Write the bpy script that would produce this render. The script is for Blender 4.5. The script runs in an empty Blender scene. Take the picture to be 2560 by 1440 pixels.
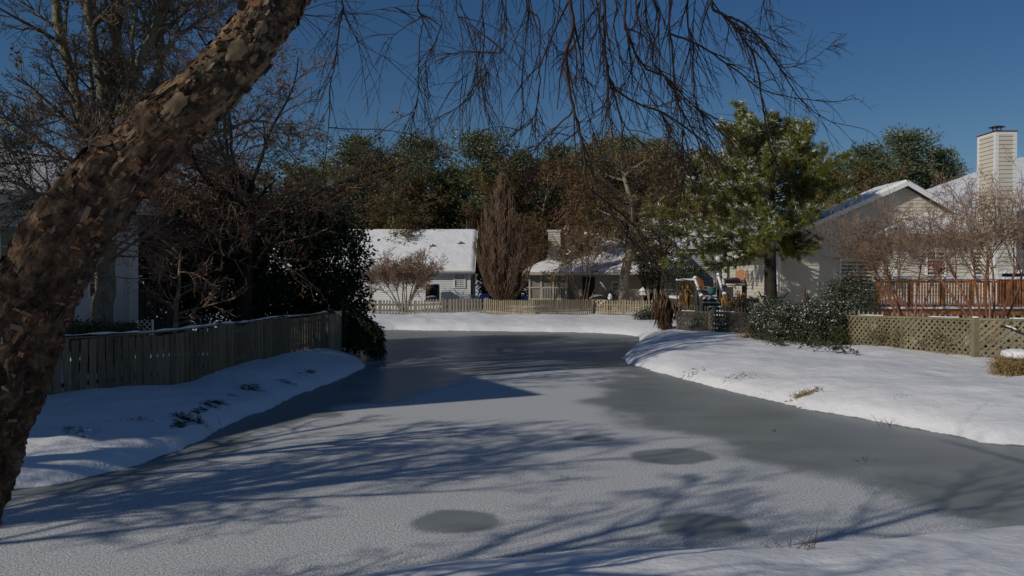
import bpy, math, random
import numpy as np
from mathutils import Vector, noise as mnoise

# ------------------------------------------------------------------ camera, light
sc = bpy.context.scene
COL = sc.collection
F = 2000.0; CX, CY = 1280.0, 720.0; HC = 2.8; PITCH = math.radians(-0.716)
cam_d = bpy.data.cameras.new('camera'); cam = bpy.data.objects.new('camera', cam_d); COL.objects.link(cam)
cam.location = (0, 0, HC); cam.rotation_euler = (math.radians(90) + PITCH, 0, 0)
cam_d.sensor_width = 36; cam_d.lens = 36 * F / 2560; cam_d.clip_end = 3000; cam_d.clip_start = 0.05
sc.camera = cam

SUN_EL = math.radians(28); LX, LY = 0.84, 0.54
_l = math.hypot(LX, LY); LX /= _l; LY /= _l
w = bpy.data.worlds.new('World'); sc.world = w; w.use_nodes = True
nt = w.node_tree; bg = nt.nodes['Background']
sky = nt.nodes.new('ShaderNodeTexSky'); sky.sky_type = 'NISHITA'; sky.sun_disc = False
sky.sun_elevation = SUN_EL; sky.sun_rotation = math.atan2(-LX, -LY)
sky.air_density = 1.0; sky.dust_density = 0.3; sky.ozone_density = 4.0; sky.altitude = 0
hsv = nt.nodes.new('ShaderNodeHueSaturation'); hsv.inputs['Saturation'].default_value = 1.22; hsv.inputs['Hue'].default_value = .505; hsv.inputs['Value'].default_value = .95
nt.links.new(sky.outputs[0], hsv.inputs['Color']); nt.links.new(hsv.outputs[0], bg.inputs[0]); bg.inputs[1].default_value = 0.055
sun_d = bpy.data.lights.new('sun', 'SUN'); sun_d.energy = 3.0; sun_d.angle = math.radians(0.55); sun_d.color = (1.0, 0.93, 0.82)
sun = bpy.data.objects.new('sun', sun_d); COL.objects.link(sun)
sun.rotation_euler = Vector((LX * math.cos(SUN_EL), LY * math.cos(SUN_EL), -math.sin(SUN_EL))).to_track_quat('-Z', 'Y').to_euler()
sun.location = (-20, -15, 20)
sc.view_settings.view_transform = 'Standard'; sc.view_settings.look = 'None'
sc.view_settings.exposure = -0.25; sc.view_settings.gamma = 1.0; sc.view_settings.use_curve_mapping = False

# ------------------------------------------------------------------ helpers
V3 = lambda *a: Vector(a)
_fw = Vector((0, math.cos(PITCH), math.sin(PITCH))); _up = Vector((0, -math.sin(PITCH), math.cos(PITCH)))
def ray(px, py):
    return _fw + Vector(((px - CX) / F, 0, 0)) + _up * ((CY - py) / F)
def at(px, py, D):
    d = ray(px, py); return Vector((0, 0, HC)) + d * (D / d.y)
def gp(px, py, z=0.0):
    d = ray(px, py); return Vector((0, 0, HC)) + d * ((z - HC) / d.z)

def tag(o, label=None, cat=None, group=None, kind=None):
    if label: o['label'] = label
    if cat: o['category'] = cat
    if group: o['group'] = group
    if kind: o['kind'] = kind
    return o
def thing(name, loc, label, cat, group=None):
    o = bpy.data.objects.new(name, None); COL.objects.link(o); o.location = loc
    o.empty_display_size = 0.2
    return tag(o, label, cat, group)
def root_loc(o):
    v = Vector((0, 0, 0))
    while o is not None:
        v += o.location; o = o.parent
    return v
def copy_tree(o, parent=None):
    c = o.copy(); COL.objects.link(c); c.parent = parent
    for ch in list(o.children): copy_tree(ch, c)
    return c
def link_mesh(name, me, mat, parent=None):
    o = bpy.data.objects.new(name, me); COL.objects.link(o)
    if mat: me.materials.append(mat)
    if parent is not None: o.parent = parent
    return o

class MB:
    def __init__(s): s.v = []; s.f = []; s.smooth = False
    def poly(s, pts):
        n = len(s.v); s.v += [tuple(p) for p in pts]; s.f.append(tuple(range(n, n + len(pts))))
    def obox(s, c, a, b, d):
        c = Vector(c); n = len(s.v)
        for i in (-1, 1):
            for j in (-1, 1):
                for k in (-1, 1): s.v.append(tuple(c + a * i + b * j + d * k))
        for q in ((0,1,3,2),(4,6,7,5),(0,4,5,1),(2,3,7,6),(0,2,6,4),(1,5,7,3)): s.f.append(tuple(n + i for i in q))
    def box(s, x0, x1, y0, y1, z0, z1):
        s.obox(((x0+x1)/2, (y0+y1)/2, (z0+z1)/2), V3((x1-x0)/2,0,0), V3(0,(y1-y0)/2,0), V3(0,0,(z1-z0)/2))
    def bar(s, p, q, wd, ht, up=None):
        p = Vector(p); q = Vector(q); d = q - p; L = d.length
        if L < 1e-6: return
        d /= L; up = Vector(up or (0,0,1))
        if abs(d.dot(up)) > .98: up = Vector((0,1,0))
        sd = d.cross(up).normalized(); u = sd.cross(d)
        s.obox((p+q)/2, d*L/2, sd*wd/2, u*ht/2)
    def prism(s, poly, org, u, n, th):
        org = Vector(org); u = Vector(u); n = Vector(n)
        a = [org + u*x + V3(0,0,z) - n*th/2 for x, z in poly]; b = [p + n*th for p in a]
        k = len(s.v); m = len(poly)
        s.v += [tuple(p) for p in a] + [tuple(p) for p in b]
        s.f.append(tuple(k+i for i in range(m))[::-1]); s.f.append(tuple(k+m+i for i in range(m)))
        for i in range(m):
            j = (i+1) % m; s.f.append((k+i, k+j, k+m+j, k+m+i))
    def hexa(s, a, b, c, d, th):      # slab under the quad a,b,c,d
        nrm = (Vector(b)-Vector(a)).cross(Vector(d)-Vector(a)).normalized()
        if nrm.z < 0: nrm = -nrm
        lo = [Vector(p) - nrm*th for p in (a,b,c,d)]
        k = len(s.v); s.v += [tuple(p) for p in (a,b,c,d)] + [tuple(p) for p in lo]
        for q in ((0,1,2,3),(7,6,5,4),(0,4,5,1),(1,5,6,2),(2,6,7,3),(3,7,4,0)): s.f.append(tuple(k+i for i in q))
    def tube(s, pts, rad, sides=5, cap=True):
        n0 = len(s.v); m = len(pts)
        pu = None
        for i, p in enumerate(pts):
            p = Vector(p)
            d = Vector(pts[min(i+1, m-1)]) - Vector(pts[max(i-1, 0)])
            if d.length < 1e-9: d = V3(0,0,1)
            d.normalize()
            if pu is None:
                pu = d.cross(V3(0.3,0.9,0.2))
                if pu.length < 1e-3: pu = d.cross(V3(1,0,0))
            pu = (pu - d*pu.dot(d)); pu.normalize(); w_ = d.cross(pu)
            r = rad[i]
            for k in range(sides):
                a = 2*math.pi*k/sides; s.v.append(tuple(p + (pu*math.cos(a) + w_*math.sin(a))*r))
        for i in range(m-1):
            for k in range(sides):
                a = n0+i*sides+k; b = n0+i*sides+(k+1) % sides
                s.f.append((a, b, b+sides, a+sides))
        if cap:
            s.f.append(tuple(n0+k for k in range(sides))[::-1]); s.f.append(tuple(n0+(m-1)*sides+k for k in range(sides)))
    def lathe(s, c, prof, sides=12):
        c = Vector(c); n0 = len(s.v)
        for r, z in prof:
            for k in range(sides):
                a = 2*math.pi*k/sides; s.v.append((c.x+r*math.cos(a), c.y+r*math.sin(a), c.z+z))
        for i in range(len(prof)-1):
            for k in range(sides):
                a = n0+i*sides+k; b = n0+i*sides+(k+1) % sides; s.f.append((a, b, b+sides, a+sides))
        s.f.append(tuple(n0+k for k in range(sides))[::-1]); s.f.append(tuple(n0+(len(prof)-1)*sides+k for k in range(sides)))
    def build(s, name, mat, parent=None, smooth=False):
        off = root_loc(parent) if parent is not None else Vector((0,0,0))
        me = bpy.data.meshes.new(name)
        me.from_pydata([(a-off.x, b-off.y, c-off.z) for a,b,c in s.v], [], s.f); me.update()
        if smooth: me.polygons.foreach_set('use_smooth', [True]*len(me.polygons))
        return link_mesh(name, me, mat, parent)

def np_mesh(name, V, k, mat, parent=None, smooth=False):
    """soup: V (N*k,3), every k verts one face"""
    V = np.asarray(V, dtype=np.float32).reshape(-1, 3)
    if parent is not None: V = V - np.array(root_loc(parent), dtype=np.float32)
    n = len(V)//k
    me = bpy.data.meshes.new(name)
    me.vertices.add(n*k); me.vertices.foreach_set('co', V[:n*k].ravel())
    me.loops.add(n*k); me.loops.foreach_set('vertex_index', np.arange(n*k, dtype=np.int32))
    me.polygons.add(n); me.polygons.foreach_set('loop_start', np.arange(0, n*k, k, dtype=np.int32))
    me.polygons.foreach_set('loop_total', np.full(n, k, dtype=np.int32))
    me.update(calc_edges=True); me.validate()
    return link_mesh(name, me, mat, parent)

def unit(a):
    return a/np.maximum(np.linalg.norm(a, axis=-1, keepdims=True), 1e-9)
def rdirs(rng, n): return unit(rng.normal(size=(n,3)))
def blades(rng, C, Dv, L, W):
    n = len(C); sd = unit(np.cross(Dv, rdirs(rng, n))); L = np.asarray(L).reshape(-1,1)*np.ones((n,1)); W = np.asarray(W).reshape(-1,1)*np.ones((n,1))
    return np.stack([C-sd*W/2, C+sd*W/2, C+Dv*L], 1).reshape(-1,3)
def leaves(rng, C, Dv, L, W):
    n = len(C); sd = unit(np.cross(Dv, rdirs(rng, n))); L = np.asarray(L).reshape(-1,1)*np.ones((n,1)); W = np.asarray(W).reshape(-1,1)*np.ones((n,1))
    return np.stack([C, C+Dv*L*.45+sd*W/2, C+Dv*L, C+Dv*L*.45-sd*W/2], 1).reshape(-1,3)

# ------------------------------------------------------------------ materials
def ramp(ntr, fac, stops):
    r = ntr.nodes.new('ShaderNodeValToRGB'); els = r.color_ramp.elements
    while len(els) < len(stops): els.new(0.5)
    for e, (p, c) in zip(els, stops): e.position = p; e.color = (*c, 1)
    ntr.links.new(fac, r.inputs[0]); return r.outputs[0]
def mixc(ntr, fac, a, b, mode='MIX'):
    m = ntr.nodes.new('ShaderNodeMix'); m.data_type = 'RGBA'; m.blend_type = mode
    for s_, v in ((m.inputs[0], fac), (m.inputs[6], a), (m.inputs[7], b)):
        if hasattr(v, 'links') or hasattr(v, 'is_linked'): ntr.links.new(v, s_)
        else: s_.default_value = v if isinstance(v, (int, float)) else (*v, 1)
    return m.outputs[2]
def noise(ntr, scale, detail=4, rough=.55, stretch=None):
    n = ntr.nodes.new('ShaderNodeTexNoise'); n.inputs['Scale'].default_value = scale
    n.inputs['Detail'].default_value = detail; n.inputs['Roughness'].default_value = rough
    g = ntr.nodes.new('ShaderNodeNewGeometry')
    src = g.outputs['Position']
    if stretch:
        mp = ntr.nodes.new('ShaderNodeMapping'); mp.inputs['Scale'].default_value = stretch
        ntr.links.new(src, mp.inputs[0]); src = mp.outputs[0]
    ntr.links.new(src, n.inputs['Vector']); return n.outputs[0]
def mathn(ntr, op, a, b=0.0, c=0.0):
    m = ntr.nodes.new('ShaderNodeMath'); m.operation = op
    for s_, v in zip(m.inputs, (a, b, c)):
        if hasattr(v, 'is_linked'): ntr.links.new(v, s_)
        else: s_.default_value = v
    return m.outputs[0]
def bump(ntr, h, strength, dist):
    b = ntr.nodes.new('ShaderNodeBump'); b.inputs['Strength'].default_value = strength; b.inputs['Distance'].default_value = dist
    ntr.links.new(h, b.inputs['Height']); return b.outputs[0]
def base_mat(name, rough=.7, spec=.3):
    m = bpy.data.materials.new(name); m.use_nodes = True; p = m.node_tree.nodes['Principled BSDF']
    p.inputs['Roughness'].default_value = rough; p.inputs['Specular IOR Level'].default_value = spec
    return m, m.node_tree, p
def simple(name, c1, c2=None, scale=3.0, rough=.7, spec=.3, stretch=None, bmp=0.0, bscale=40, island=0.0, metal=0.0):
    m, t, p = base_mat(name, rough, spec)
    c2 = c2 or tuple(x*.75 for x in c1)
    col = ramp(t, noise(t, scale, 5, .6, stretch), [(.32, c2), (.68, c1)])
    if island:
        g = t.nodes.new('ShaderNodeNewGeometry')
        v = mathn(t, 'MULTIPLY_ADD', g.outputs['Random Per Island'], 2*island, 1-island)
        hs = t.nodes.new('ShaderNodeHueSaturation'); t.links.new(v, hs.inputs['Value']); t.links.new(col, hs.inputs['Color']); col = hs.outputs[0]
    t.links.new(col, p.inputs['Base Color']); p.inputs['Metallic'].default_value = metal
    if bmp: t.links.new(bump(t, noise(t, bscale, 4, .6, stretch), bmp, .02), p.inputs['Normal'])
    return m
def foliage(name, stops, scale=.6, rough=.55, spec=.25, mixn=.5, trans=.0):
    m, t, p = base_mat(name, rough, spec)
    g = t.nodes.new('ShaderNodeNewGeometry')
    f = mathn(t, 'ADD', mathn(t, 'MULTIPLY', g.outputs['Random Per Island'], 1-mixn), mathn(t, 'MULTIPLY', noise(t, scale, 2), mixn))
    col = ramp(t, f, stops)
    t.links.new(col, p.inputs['Base Color'])
    if trans:
        tr = t.nodes.new('ShaderNodeBsdfTranslucent'); t.links.new(col, tr.inputs[0])
        mx = t.nodes.new('ShaderNodeMixShader'); mx.inputs[0].default_value = trans
        t.links.new(p.outputs[0], mx.inputs[1]); t.links.new(tr.outputs[0], mx.inputs[2])
        t.links.new(mx.outputs[0], t.nodes['Material Output'].inputs[0])
    return m

M = {}
def make_snow(name, fine=True):
    m, t, p = base_mat(name, .55, .25)
    col = ramp(t, noise(t, .8, 5), [(.3, (.76,.77,.79)), (.7, (.84,.84,.84))])
    t.links.new(col, p.inputs['Base Color'])
    h = mathn(t, 'ADD', mathn(t, 'MULTIPLY', noise(t, 1.6, 4), 1.0), mathn(t, 'MULTIPLY', noise(t, 22, 3), .10))
    t.links.new(bump(t, h, .55, .12), p.inputs['Normal'])
    return m
M['snow'] = make_snow('snow')
def make_ground():
    m = make_snow('snow over earth'); t = m.node_tree; p = t.nodes['Principled BSDF']
    a_ = t.nodes.new('ShaderNodeAttribute'); a_.attribute_name = 'earth'
    n = mathn(t, 'ADD', mathn(t, 'MULTIPLY', noise(t, 9, 5, .7), .7), mathn(t, 'MULTIPLY', noise(t, 30, 3, .6), .3))
    f = mathn(t, 'MULTIPLY_ADD', mathn(t, 'SUBTRACT', a_.outputs['Fac'], mathn(t, 'MULTIPLY_ADD', n, 1.6, -.18)), 9.0, 0.0)
    cl = t.nodes.new('ShaderNodeClamp'); t.links.new(f, cl.inputs[0])
    old = p.inputs['Base Color'].links[0].from_socket
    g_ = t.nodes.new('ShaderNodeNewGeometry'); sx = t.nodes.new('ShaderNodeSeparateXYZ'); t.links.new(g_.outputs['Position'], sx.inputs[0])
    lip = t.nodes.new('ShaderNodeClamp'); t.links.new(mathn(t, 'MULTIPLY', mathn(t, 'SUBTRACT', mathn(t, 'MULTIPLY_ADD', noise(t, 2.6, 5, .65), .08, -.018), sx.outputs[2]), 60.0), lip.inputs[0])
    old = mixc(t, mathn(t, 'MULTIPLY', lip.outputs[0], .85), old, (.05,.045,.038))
    earth = ramp(t, noise(t, 25, 4, .7), [(.35, (.022,.017,.011)), (.65, (.075,.058,.036))])
    t.links.new(mixc(t, cl.outputs[0], old, earth), p.inputs['Base Color']); return m
M['snow_ground'] = make_ground()
M['siding_white'] = simple('siding white', (.70,.70,.69), (.63,.63,.62), 1.2, .5, .4)
M['siding_beige'] = simple('siding beige', (.60,.56,.47), (.53,.49,.41), .9, .55, .35)
M['siding_grey'] = simple('siding grey', (.42,.42,.42), (.36,.36,.36), 1.2, .55, .35)
M['siding_tan'] = simple('siding tan', (.42,.38,.31), (.36,.32,.26), 1.2, .55, .35)
M['trim'] = simple('white trim', (.76,.76,.74), (.70,.70,.68), 3, .45, .4)
M['trim_tan'] = simple('tan trim', (.50,.46,.38), (.44,.40,.33), 3, .5, .4)
M['shingle'] = simple('shingle', (.05,.05,.055), (.028,.028,.03), 8, .9, .1)
M['foundation'] = simple('foundation', (.25,.17,.12), (.17,.11,.08), 6, .85, .2)
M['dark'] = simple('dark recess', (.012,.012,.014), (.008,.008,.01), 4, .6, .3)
M['shutter'] = simple('shutter', (.05,.06,.06), (.04,.045,.045), 4, .5, .3)
m, t, p = base_mat('glass pane', .06, .6); p.inputs['Base Color'].default_value = (.03,.035,.04,1); M['glass'] = m
m, t, p = base_mat('curtained pane', .10, .6); t.links.new(ramp(t, noise(t, 7, 2, .5, (6,1,.6)), [(.3, (.10,.11,.12)), (.7, (.26,.27,.28))]), p.inputs['Base Color']); M['curtain'] = m
m, t, p = base_mat('insect screen', .8, .2); t.links.new(ramp(t, noise(t, .8, 3), [(.3, (.16,.15,.13)), (.7, (.25,.235,.20))]), p.inputs['Base Color']); M['screen'] = m
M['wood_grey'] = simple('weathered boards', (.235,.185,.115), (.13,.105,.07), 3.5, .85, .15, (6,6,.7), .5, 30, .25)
M['wood_pale'] = simple('pale picket wood', (.27,.235,.18), (.18,.16,.125), 4, .85, .15, (5,5,.8), .3, 30, .18)
M['wood_tan'] = simple('tan picket wood', (.35,.285,.19), (.24,.195,.13), 4, .85, .15, (5,5,.8), .3, 30, .18)
M['wood_old_shaded'] = simple('shaded old fence wood', (.115,.105,.085), (.065,.06,.05), 3, .9, .1, (1,1,1), .3, 30, .25)  # weathered grey, darkened further to carry the shade on the far lattice panels
M['wood_lattice'] = simple('lattice wood', (.25,.215,.13), (.16,.14,.088), 2.2, .85, .15, (1,1,1), .3, 30, .16)
M['wood_deck'] = simple('stained deck wood', (.45,.19,.07), (.32,.128,.048), 3, .6, .3, (4,4,.8), .3, 30, .16)
M['wood_chair'] = simple('chair wood', (.46,.20,.075), (.34,.14,.05), 5, .6, .3)
M['wood_dark'] = simple('dark stair wood', (.085,.08,.07), (.05,.048,.042), 4, .8, .2, (4,4,1), .3, 30, .2)
M['terracotta'] = simple('planter brown', (.30,.15,.10), (.22,.11,.07), 4, .7, .3)
M['teal'] = simple('teal glaze', (.07,.20,.19), (.05,.15,.14), 4, .3, .5)
M['blue'] = simple('blue plastic', (.012,.025,.16), (.01,.02,.12), 4, .45, .4)
M['black'] = simple('black metal', (.018,.018,.02), (.012,.012,.013), 6, .5, .4)
M['red'] = simple('red cap', (.20,.03,.02), (.14,.025,.018), 6, .6, .3)
M['pink'] = foliage('pink flowers', [(.2, (.42,.06,.09)), (.6, (.55,.14,.17)), (.9, (.2,.25,.08))])
M['yellow'] = simple('yellow plastic', (.45,.37,.14), (.38,.3,.1), 5, .5, .4)
M['bark_grey'] = simple('grey bark', (.30,.27,.19), (.11,.10,.075), 6, .9, .1, (1,1,.5), .8, 25)
M['bark_dark'] = simple('dark bark', (.055,.045,.036), (.025,.021,.018), 5, .9, .1, (1,1,.5), .8, 25)
M['bark_brown'] = simple('brown bark', (.15,.10,.07), (.07,.046,.033), 6, .9, .1, (1,1,.4), .8, 25)
M['bark_pale'] = simple('pale bark', (.33,.28,.21), (.20,.165,.12), 3, .85, .1, (1,1,.5), .6, 20)
M['bark_myrtle'] = simple('smooth red bark', (.27,.12,.07), (.16,.065,.04), 7, .45, .4, (1,1,.4))
M['twig_myrtle'] = simple('myrtle twigs', (.27,.185,.13), (.165,.105,.072), 4, .8, .15)
M['twig_grey'] = simple('grey twigs', (.20,.17,.125), (.10,.083,.062), 3, .85, .1)
M['twig_oak'] = simple('oak twigs', (.27,.18,.13), (.13,.086,.065), 3, .85, .1)
M['twig_pear'] = simple('upright brown twigs', (.21,.14,.09), (.13,.085,.055), 1.2, .85, .1)
M['twig_birch'] = simple('birch twigs', (.048,.028,.024), (.022,.015,.014), 3, .7, .25)
M['needle'] = foliage('pine needles', [(.2, (.10,.115,.028)), (.5, (.21,.225,.052)), (.8, (.36,.335,.08))], .5, .5, .3, .5, .42)
M['needle_far'] = foliage('far pine needles', [(.2, (.05,.075,.035)), (.5, (.12,.155,.07)), (.8, (.21,.235,.12))], .35, .55, .25, .5, .25)
M['olive'] = foliage('olive brown leaves', [(.2, (.06,.052,.022)), (.5, (.14,.115,.038)), (.8, (.22,.165,.06))], .3, .6, .2, .6, .25)
M['russet'] = foliage('russet leaves', [(.2, (.075,.05,.026)), (.5, (.15,.09,.042)), (.8, (.21,.135,.06))], .3, .6, .2, .6, .25)
M['oakleaf'] = foliage('dead oak leaves', [(.2, (.14,.05,.02)), (.5, (.28,.11,.035)), (.8, (.38,.18,.06))], 1.0, .7, .15, .4, .2)
M['darkleaf'] = foliage('dark evergreen leaves', [(.2, (.016,.023,.011)), (.55, (.034,.048,.02)), (.85, (.065,.082,.036))], .8, .48, .22, .4)
M['bushleaf'] = foliage('evergreen bush leaves', [(.2, (.028,.036,.018)), (.5, (.05,.062,.03)), (.8, (.085,.095,.048))], 1.0, .45, .35, .4)
M['hedgeleaf'] = foliage('yellow green hedge', [(.2, (.06,.06,.015)), (.5, (.12,.115,.03)), (.8, (.18,.16,.05))], 1.0, .5, .3, .4)
M['straw'] = foliage('straw', [(.2, (.16,.10,.04)), (.5, (.30,.20,.085)), (.8, (.42,.30,.14))], 2.0, .8, .1, .3)
M['drygrass'] = foliage('dark dry grass', [(.2, (.025,.02,.012)), (.5, (.05,.04,.022)), (.8, (.09,.075,.04))], 2.0, .8, .1, .3)
M['deadleaf'] = foliage('dead hanging leaves', [(.2, (.04,.024,.017)), (.5, (.10,.055,.035)), (.85, (.21,.13,.075))], 1.5, .8, .1, .4)
M['deadyellow'] = foliage('dead yellow leaves', [(.2, (.10,.055,.02)), (.5, (.24,.14,.05)), (.85, (.42,.27,.10))], 1.5, .8, .1, .4)
M['palm'] = foliage('cycad fronds', [(.2, (.015,.03,.014)), (.5, (.03,.055,.025)), (.8, (.06,.09,.045))], 1.0, .35, .4, .4)
M['snowtuft'] = foliage('snow on leaves', [(.2, (.62,.64,.66)), (.8, (.82,.83,.84))], 1.0, .6, .2, .4)

def make_birch_bark():
    m, t, p = base_mat('river birch bark', .85, .15)
    ac = t.nodes.new('ShaderNodeAttribute'); ac.attribute_name = 'barkco'
    def bn(sc_, det, ro):
        n = t.nodes.new('ShaderNodeTexNoise'); n.inputs['Scale'].default_value = sc_; n.inputs['Detail'].default_value = det; n.inputs['Roughness'].default_value = ro; t.links.new(ac.outputs['Vector'], n.inputs['Vector']); return n.outputs[0]
    a = bn(16, 6, .68); b = bn(48, 5, .65)
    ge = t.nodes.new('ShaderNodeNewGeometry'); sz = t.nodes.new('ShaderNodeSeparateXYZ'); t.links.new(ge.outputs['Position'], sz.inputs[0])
    a2 = mathn(t, 'ADD', a, mathn(t, 'MULTIPLY', mathn(t, 'SUBTRACT', sz.outputs[2], 3.3), .15))    # bark paler higher up; sunlit tone of the upper trunk is painted in
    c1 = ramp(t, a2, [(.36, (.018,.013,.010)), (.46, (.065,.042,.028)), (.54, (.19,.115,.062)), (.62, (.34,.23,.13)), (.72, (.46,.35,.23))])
    c2 = ramp(t, b, [(.38, (.02,.014,.011)), (.54, (.13,.08,.05)), (.66, (.32,.23,.16))])
    col = mixc(t, .38, c1, c2)
    lich = ramp(t, noise(t, 5.5, 4, .6), [(.60, (0,0,0)), (.68, (1,1,1))])
    col = mixc(t, mathn(t, 'MULTIPLY', lich, .5), col, (.12,.135,.10))
    t.links.new(col, p.inputs['Base Color'])
    h = mathn(t, 'ADD', a, mathn(t, 'MULTIPLY', b, .6))
    t.links.new(bump(t, h, 1.0, .04), p.inputs['Normal'])
    return m
M['birch'] = make_birch_bark()
M['flake'] = foliage('peeling bark flakes', [(.25, (.022,.016,.012)), (.42, (.055,.038,.028)), (.53, (.115,.072,.048)), (.60, (.18,.12,.08)), (.66, (.30,.125,.05)), (.72, (.17,.125,.09)), (.86, (.27,.20,.14))], 5, .75, .15, .35)
M['smoothbark'] = simple('smooth tan bark', (.27,.18,.10), (.14,.09,.052), 22, .6, .3, None, .3, 30)

def make_ice():
    m, t, p = base_mat('pond ice', .3, .5)
    at_ = t.nodes.new('ShaderNodeAttribute'); at_.attribute_name = 'frost'
    n1 = noise(t, 52, 2, .65); n2 = noise(t, 3.0, 4, .6); n3 = noise(t, .5, 4, .55, (1,1.6,1))
    s = mathn(t, 'ADD', mathn(t, 'MULTIPLY', n1, .75), mathn(t, 'MULTIPLY', n2, .25))
    d = mathn(t, 'SUBTRACT', at_.outputs['Fac'], s)
    fm = mathn(t, 'MULTIPLY_ADD', d, 7.5, .38)
    cl = t.nodes.new('ShaderNodeClamp'); t.links.new(fm, cl.inputs[0]); fm = cl.outputs[0]
    fm = mathn(t, 'MULTIPLY', fm, .92)
    clear = ramp(t, n3, [(.3, (.19,.212,.208)), (.7, (.28,.302,.293))])
    frost = ramp(t, noise(t, 38, 3, .85), [(.40, (.30,.315,.32)), (.58, (.86,.86,.85))])
    t.links.new(mixc(t, fm, clear, frost), p.inputs['Base Color'])
    t.links.new(mathn(t, 'MULTIPLY_ADD', fm, .30, mathn(t, 'MULTIPLY_ADD', n3, .22, .26)), p.inputs['Roughness']); p.inputs['Specular IOR Level'].default_value = .33
    hh = mathn(t, 'ADD', mathn(t, 'MULTIPLY', mathn(t, 'MULTIPLY', n1, fm), .7), mathn(t, 'MULTIPLY', n2, .05))
    t.links.new(bump(t, hh, .6, .028), p.inputs['Normal'])
    return m
M['ice'] = make_ice()

# ------------------------------------------------------------------ terrain and ice
shore_px = [(0,1232),(170,1207),(350,1165),(470,1115),(560,1075),(680,1020),(760,985),(850,950),(905,922)]
shore = [tuple(gp(*q)[:2]) for q in shore_px]
tip = gp(912, 905); shore += [(tip.x, tip.y)]
shore += [tuple(gp(*q)[:2]) for q in [(880,885),(860,862),(890,838),(960,826),(1080,827),(1200,828),(1330,830),(1450,832),(1540,836),(1590,842),(1597,852),(1578,872),(1560,893),(1562,906),(1640,931),(1750,960),(1850,985),(2000,1020),(2200,1057),(2400,1092),(2560,1118)]]
shore += [(12.2,13.3),(15,12.3),(17,11),(15,9.8),(10,9.6),(7.5,9.4)]
shore += [tuple(gp(*q)[:2]) for q in [(2560,1338),(2300,1352),(2100,1372),(1900,1395),(1700,1400),(1500,1400),(1250,1415),(1000,1445)]]
shore += [(-2.6,6.6),(-5,5.6),(-7.4,6.3),(-7.9,8.2)]
def catmull(P, n=6, closed=True):
    P = [np.array(p, float) for p in P]; out = []; N = len(P)
    for i in range(N if closed else N-1):
        if closed: a, b, c, d = P[i-1], P[i], P[(i+1) % N], P[(i+2) % N]
        else: a, b, c, d = P[max(i-1,0)], P[i], P[i+1], P[min(i+2,N-1)]
        for k in range(n):
            u = k/n; out.append(.5*((2*b)+(-a+c)*u+(2*a-5*b+4*c-d)*u*u+(-a+3*b-3*c+d)*u**3))
    if not closed: out.append(P[-1])
    return out
SH = np.array(catmull(shore, 4))
def sdist(x, y, poly):
    x = np.asarray(x, float); y = np.asarray(y, float); d2 = np.full(x.shape, 1e18); ins = np.zeros(x.shape, bool); n = len(poly)
    for i in range(n):
        ax, ay = poly[i]; bx, by = poly[(i+1) % n]; ex, ey = bx-ax, by-ay
        tt = np.clip(((x-ax)*ex+(y-ay)*ey)/(ex*ex+ey*ey+1e-12), 0, 1)
        d2 = np.minimum(d2, (x-ax-tt*ex)**2+(y-ay-tt*ey)**2)
        c = ((ay > y) != (by > y)); xi = (bx-ax)*(y-ay)/((by-ay) if abs(by-ay) > 1e-12 else 1e-12)+ax
        ins ^= (c & (x < xi))
    d = np.sqrt(d2); return np.where(ins, -d, d)
def hsh(i, j, s):
    v = np.sin(i*127.1+j*311.7+s*74.7)*43758.5453; return v-np.floor(v)
def vnoise(x, y, s=0):
    xi = np.floor(x); yi = np.floor(y); fx = x-xi; fy = y-yi; fx = fx*fx*(3-2*fx); fy = fy*fy*(3-2*fy)
    return (hsh(xi,yi,s)*(1-fx)+hsh(xi+1,yi,s)*fx)*(1-fy)+(hsh(xi,yi+1,s)*(1-fx)+hsh(xi+1,yi+1,s)*fx)*fy
def sst(t_): t_ = np.clip(t_, 0, 1); return t_*t_*(3-2*t_)
def height(x, y):
    x = np.asarray(x, float); y = np.asarray(y, float)
    d = sdist(x, y, SH) + (vnoise(x*1.3, y*1.3, 3)-.5)*.16 + (vnoise(x*4, y*4, 4)-.5)*.02
    z = np.where(d < 0, np.maximum(d*.6, -.35), .0)
    dp = np.maximum(d, 0)
    z = z + .09*sst(dp/.30) + .50*(1-np.exp(-dp/1.25)) + .25*sst((dp-4)/14)
    nz = (vnoise(x*.45, y*.45, 1)-.5)*.16 + (vnoise(x*1.2, y*1.2, 2)-.5)*.07 + (vnoise(x*3.1, y*3.1, 5)-.5)*.03
    z = z + nz*sst(dp/1.5)
    near = sst((6.5-y)/5.5)*sst((9-np.abs(x+.5))/6)
    z = z + .62*near*sst(dp/2.5)
    return z
def gh(x, y): return float(height(np.array([x]), np.array([y]))[0])

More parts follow.
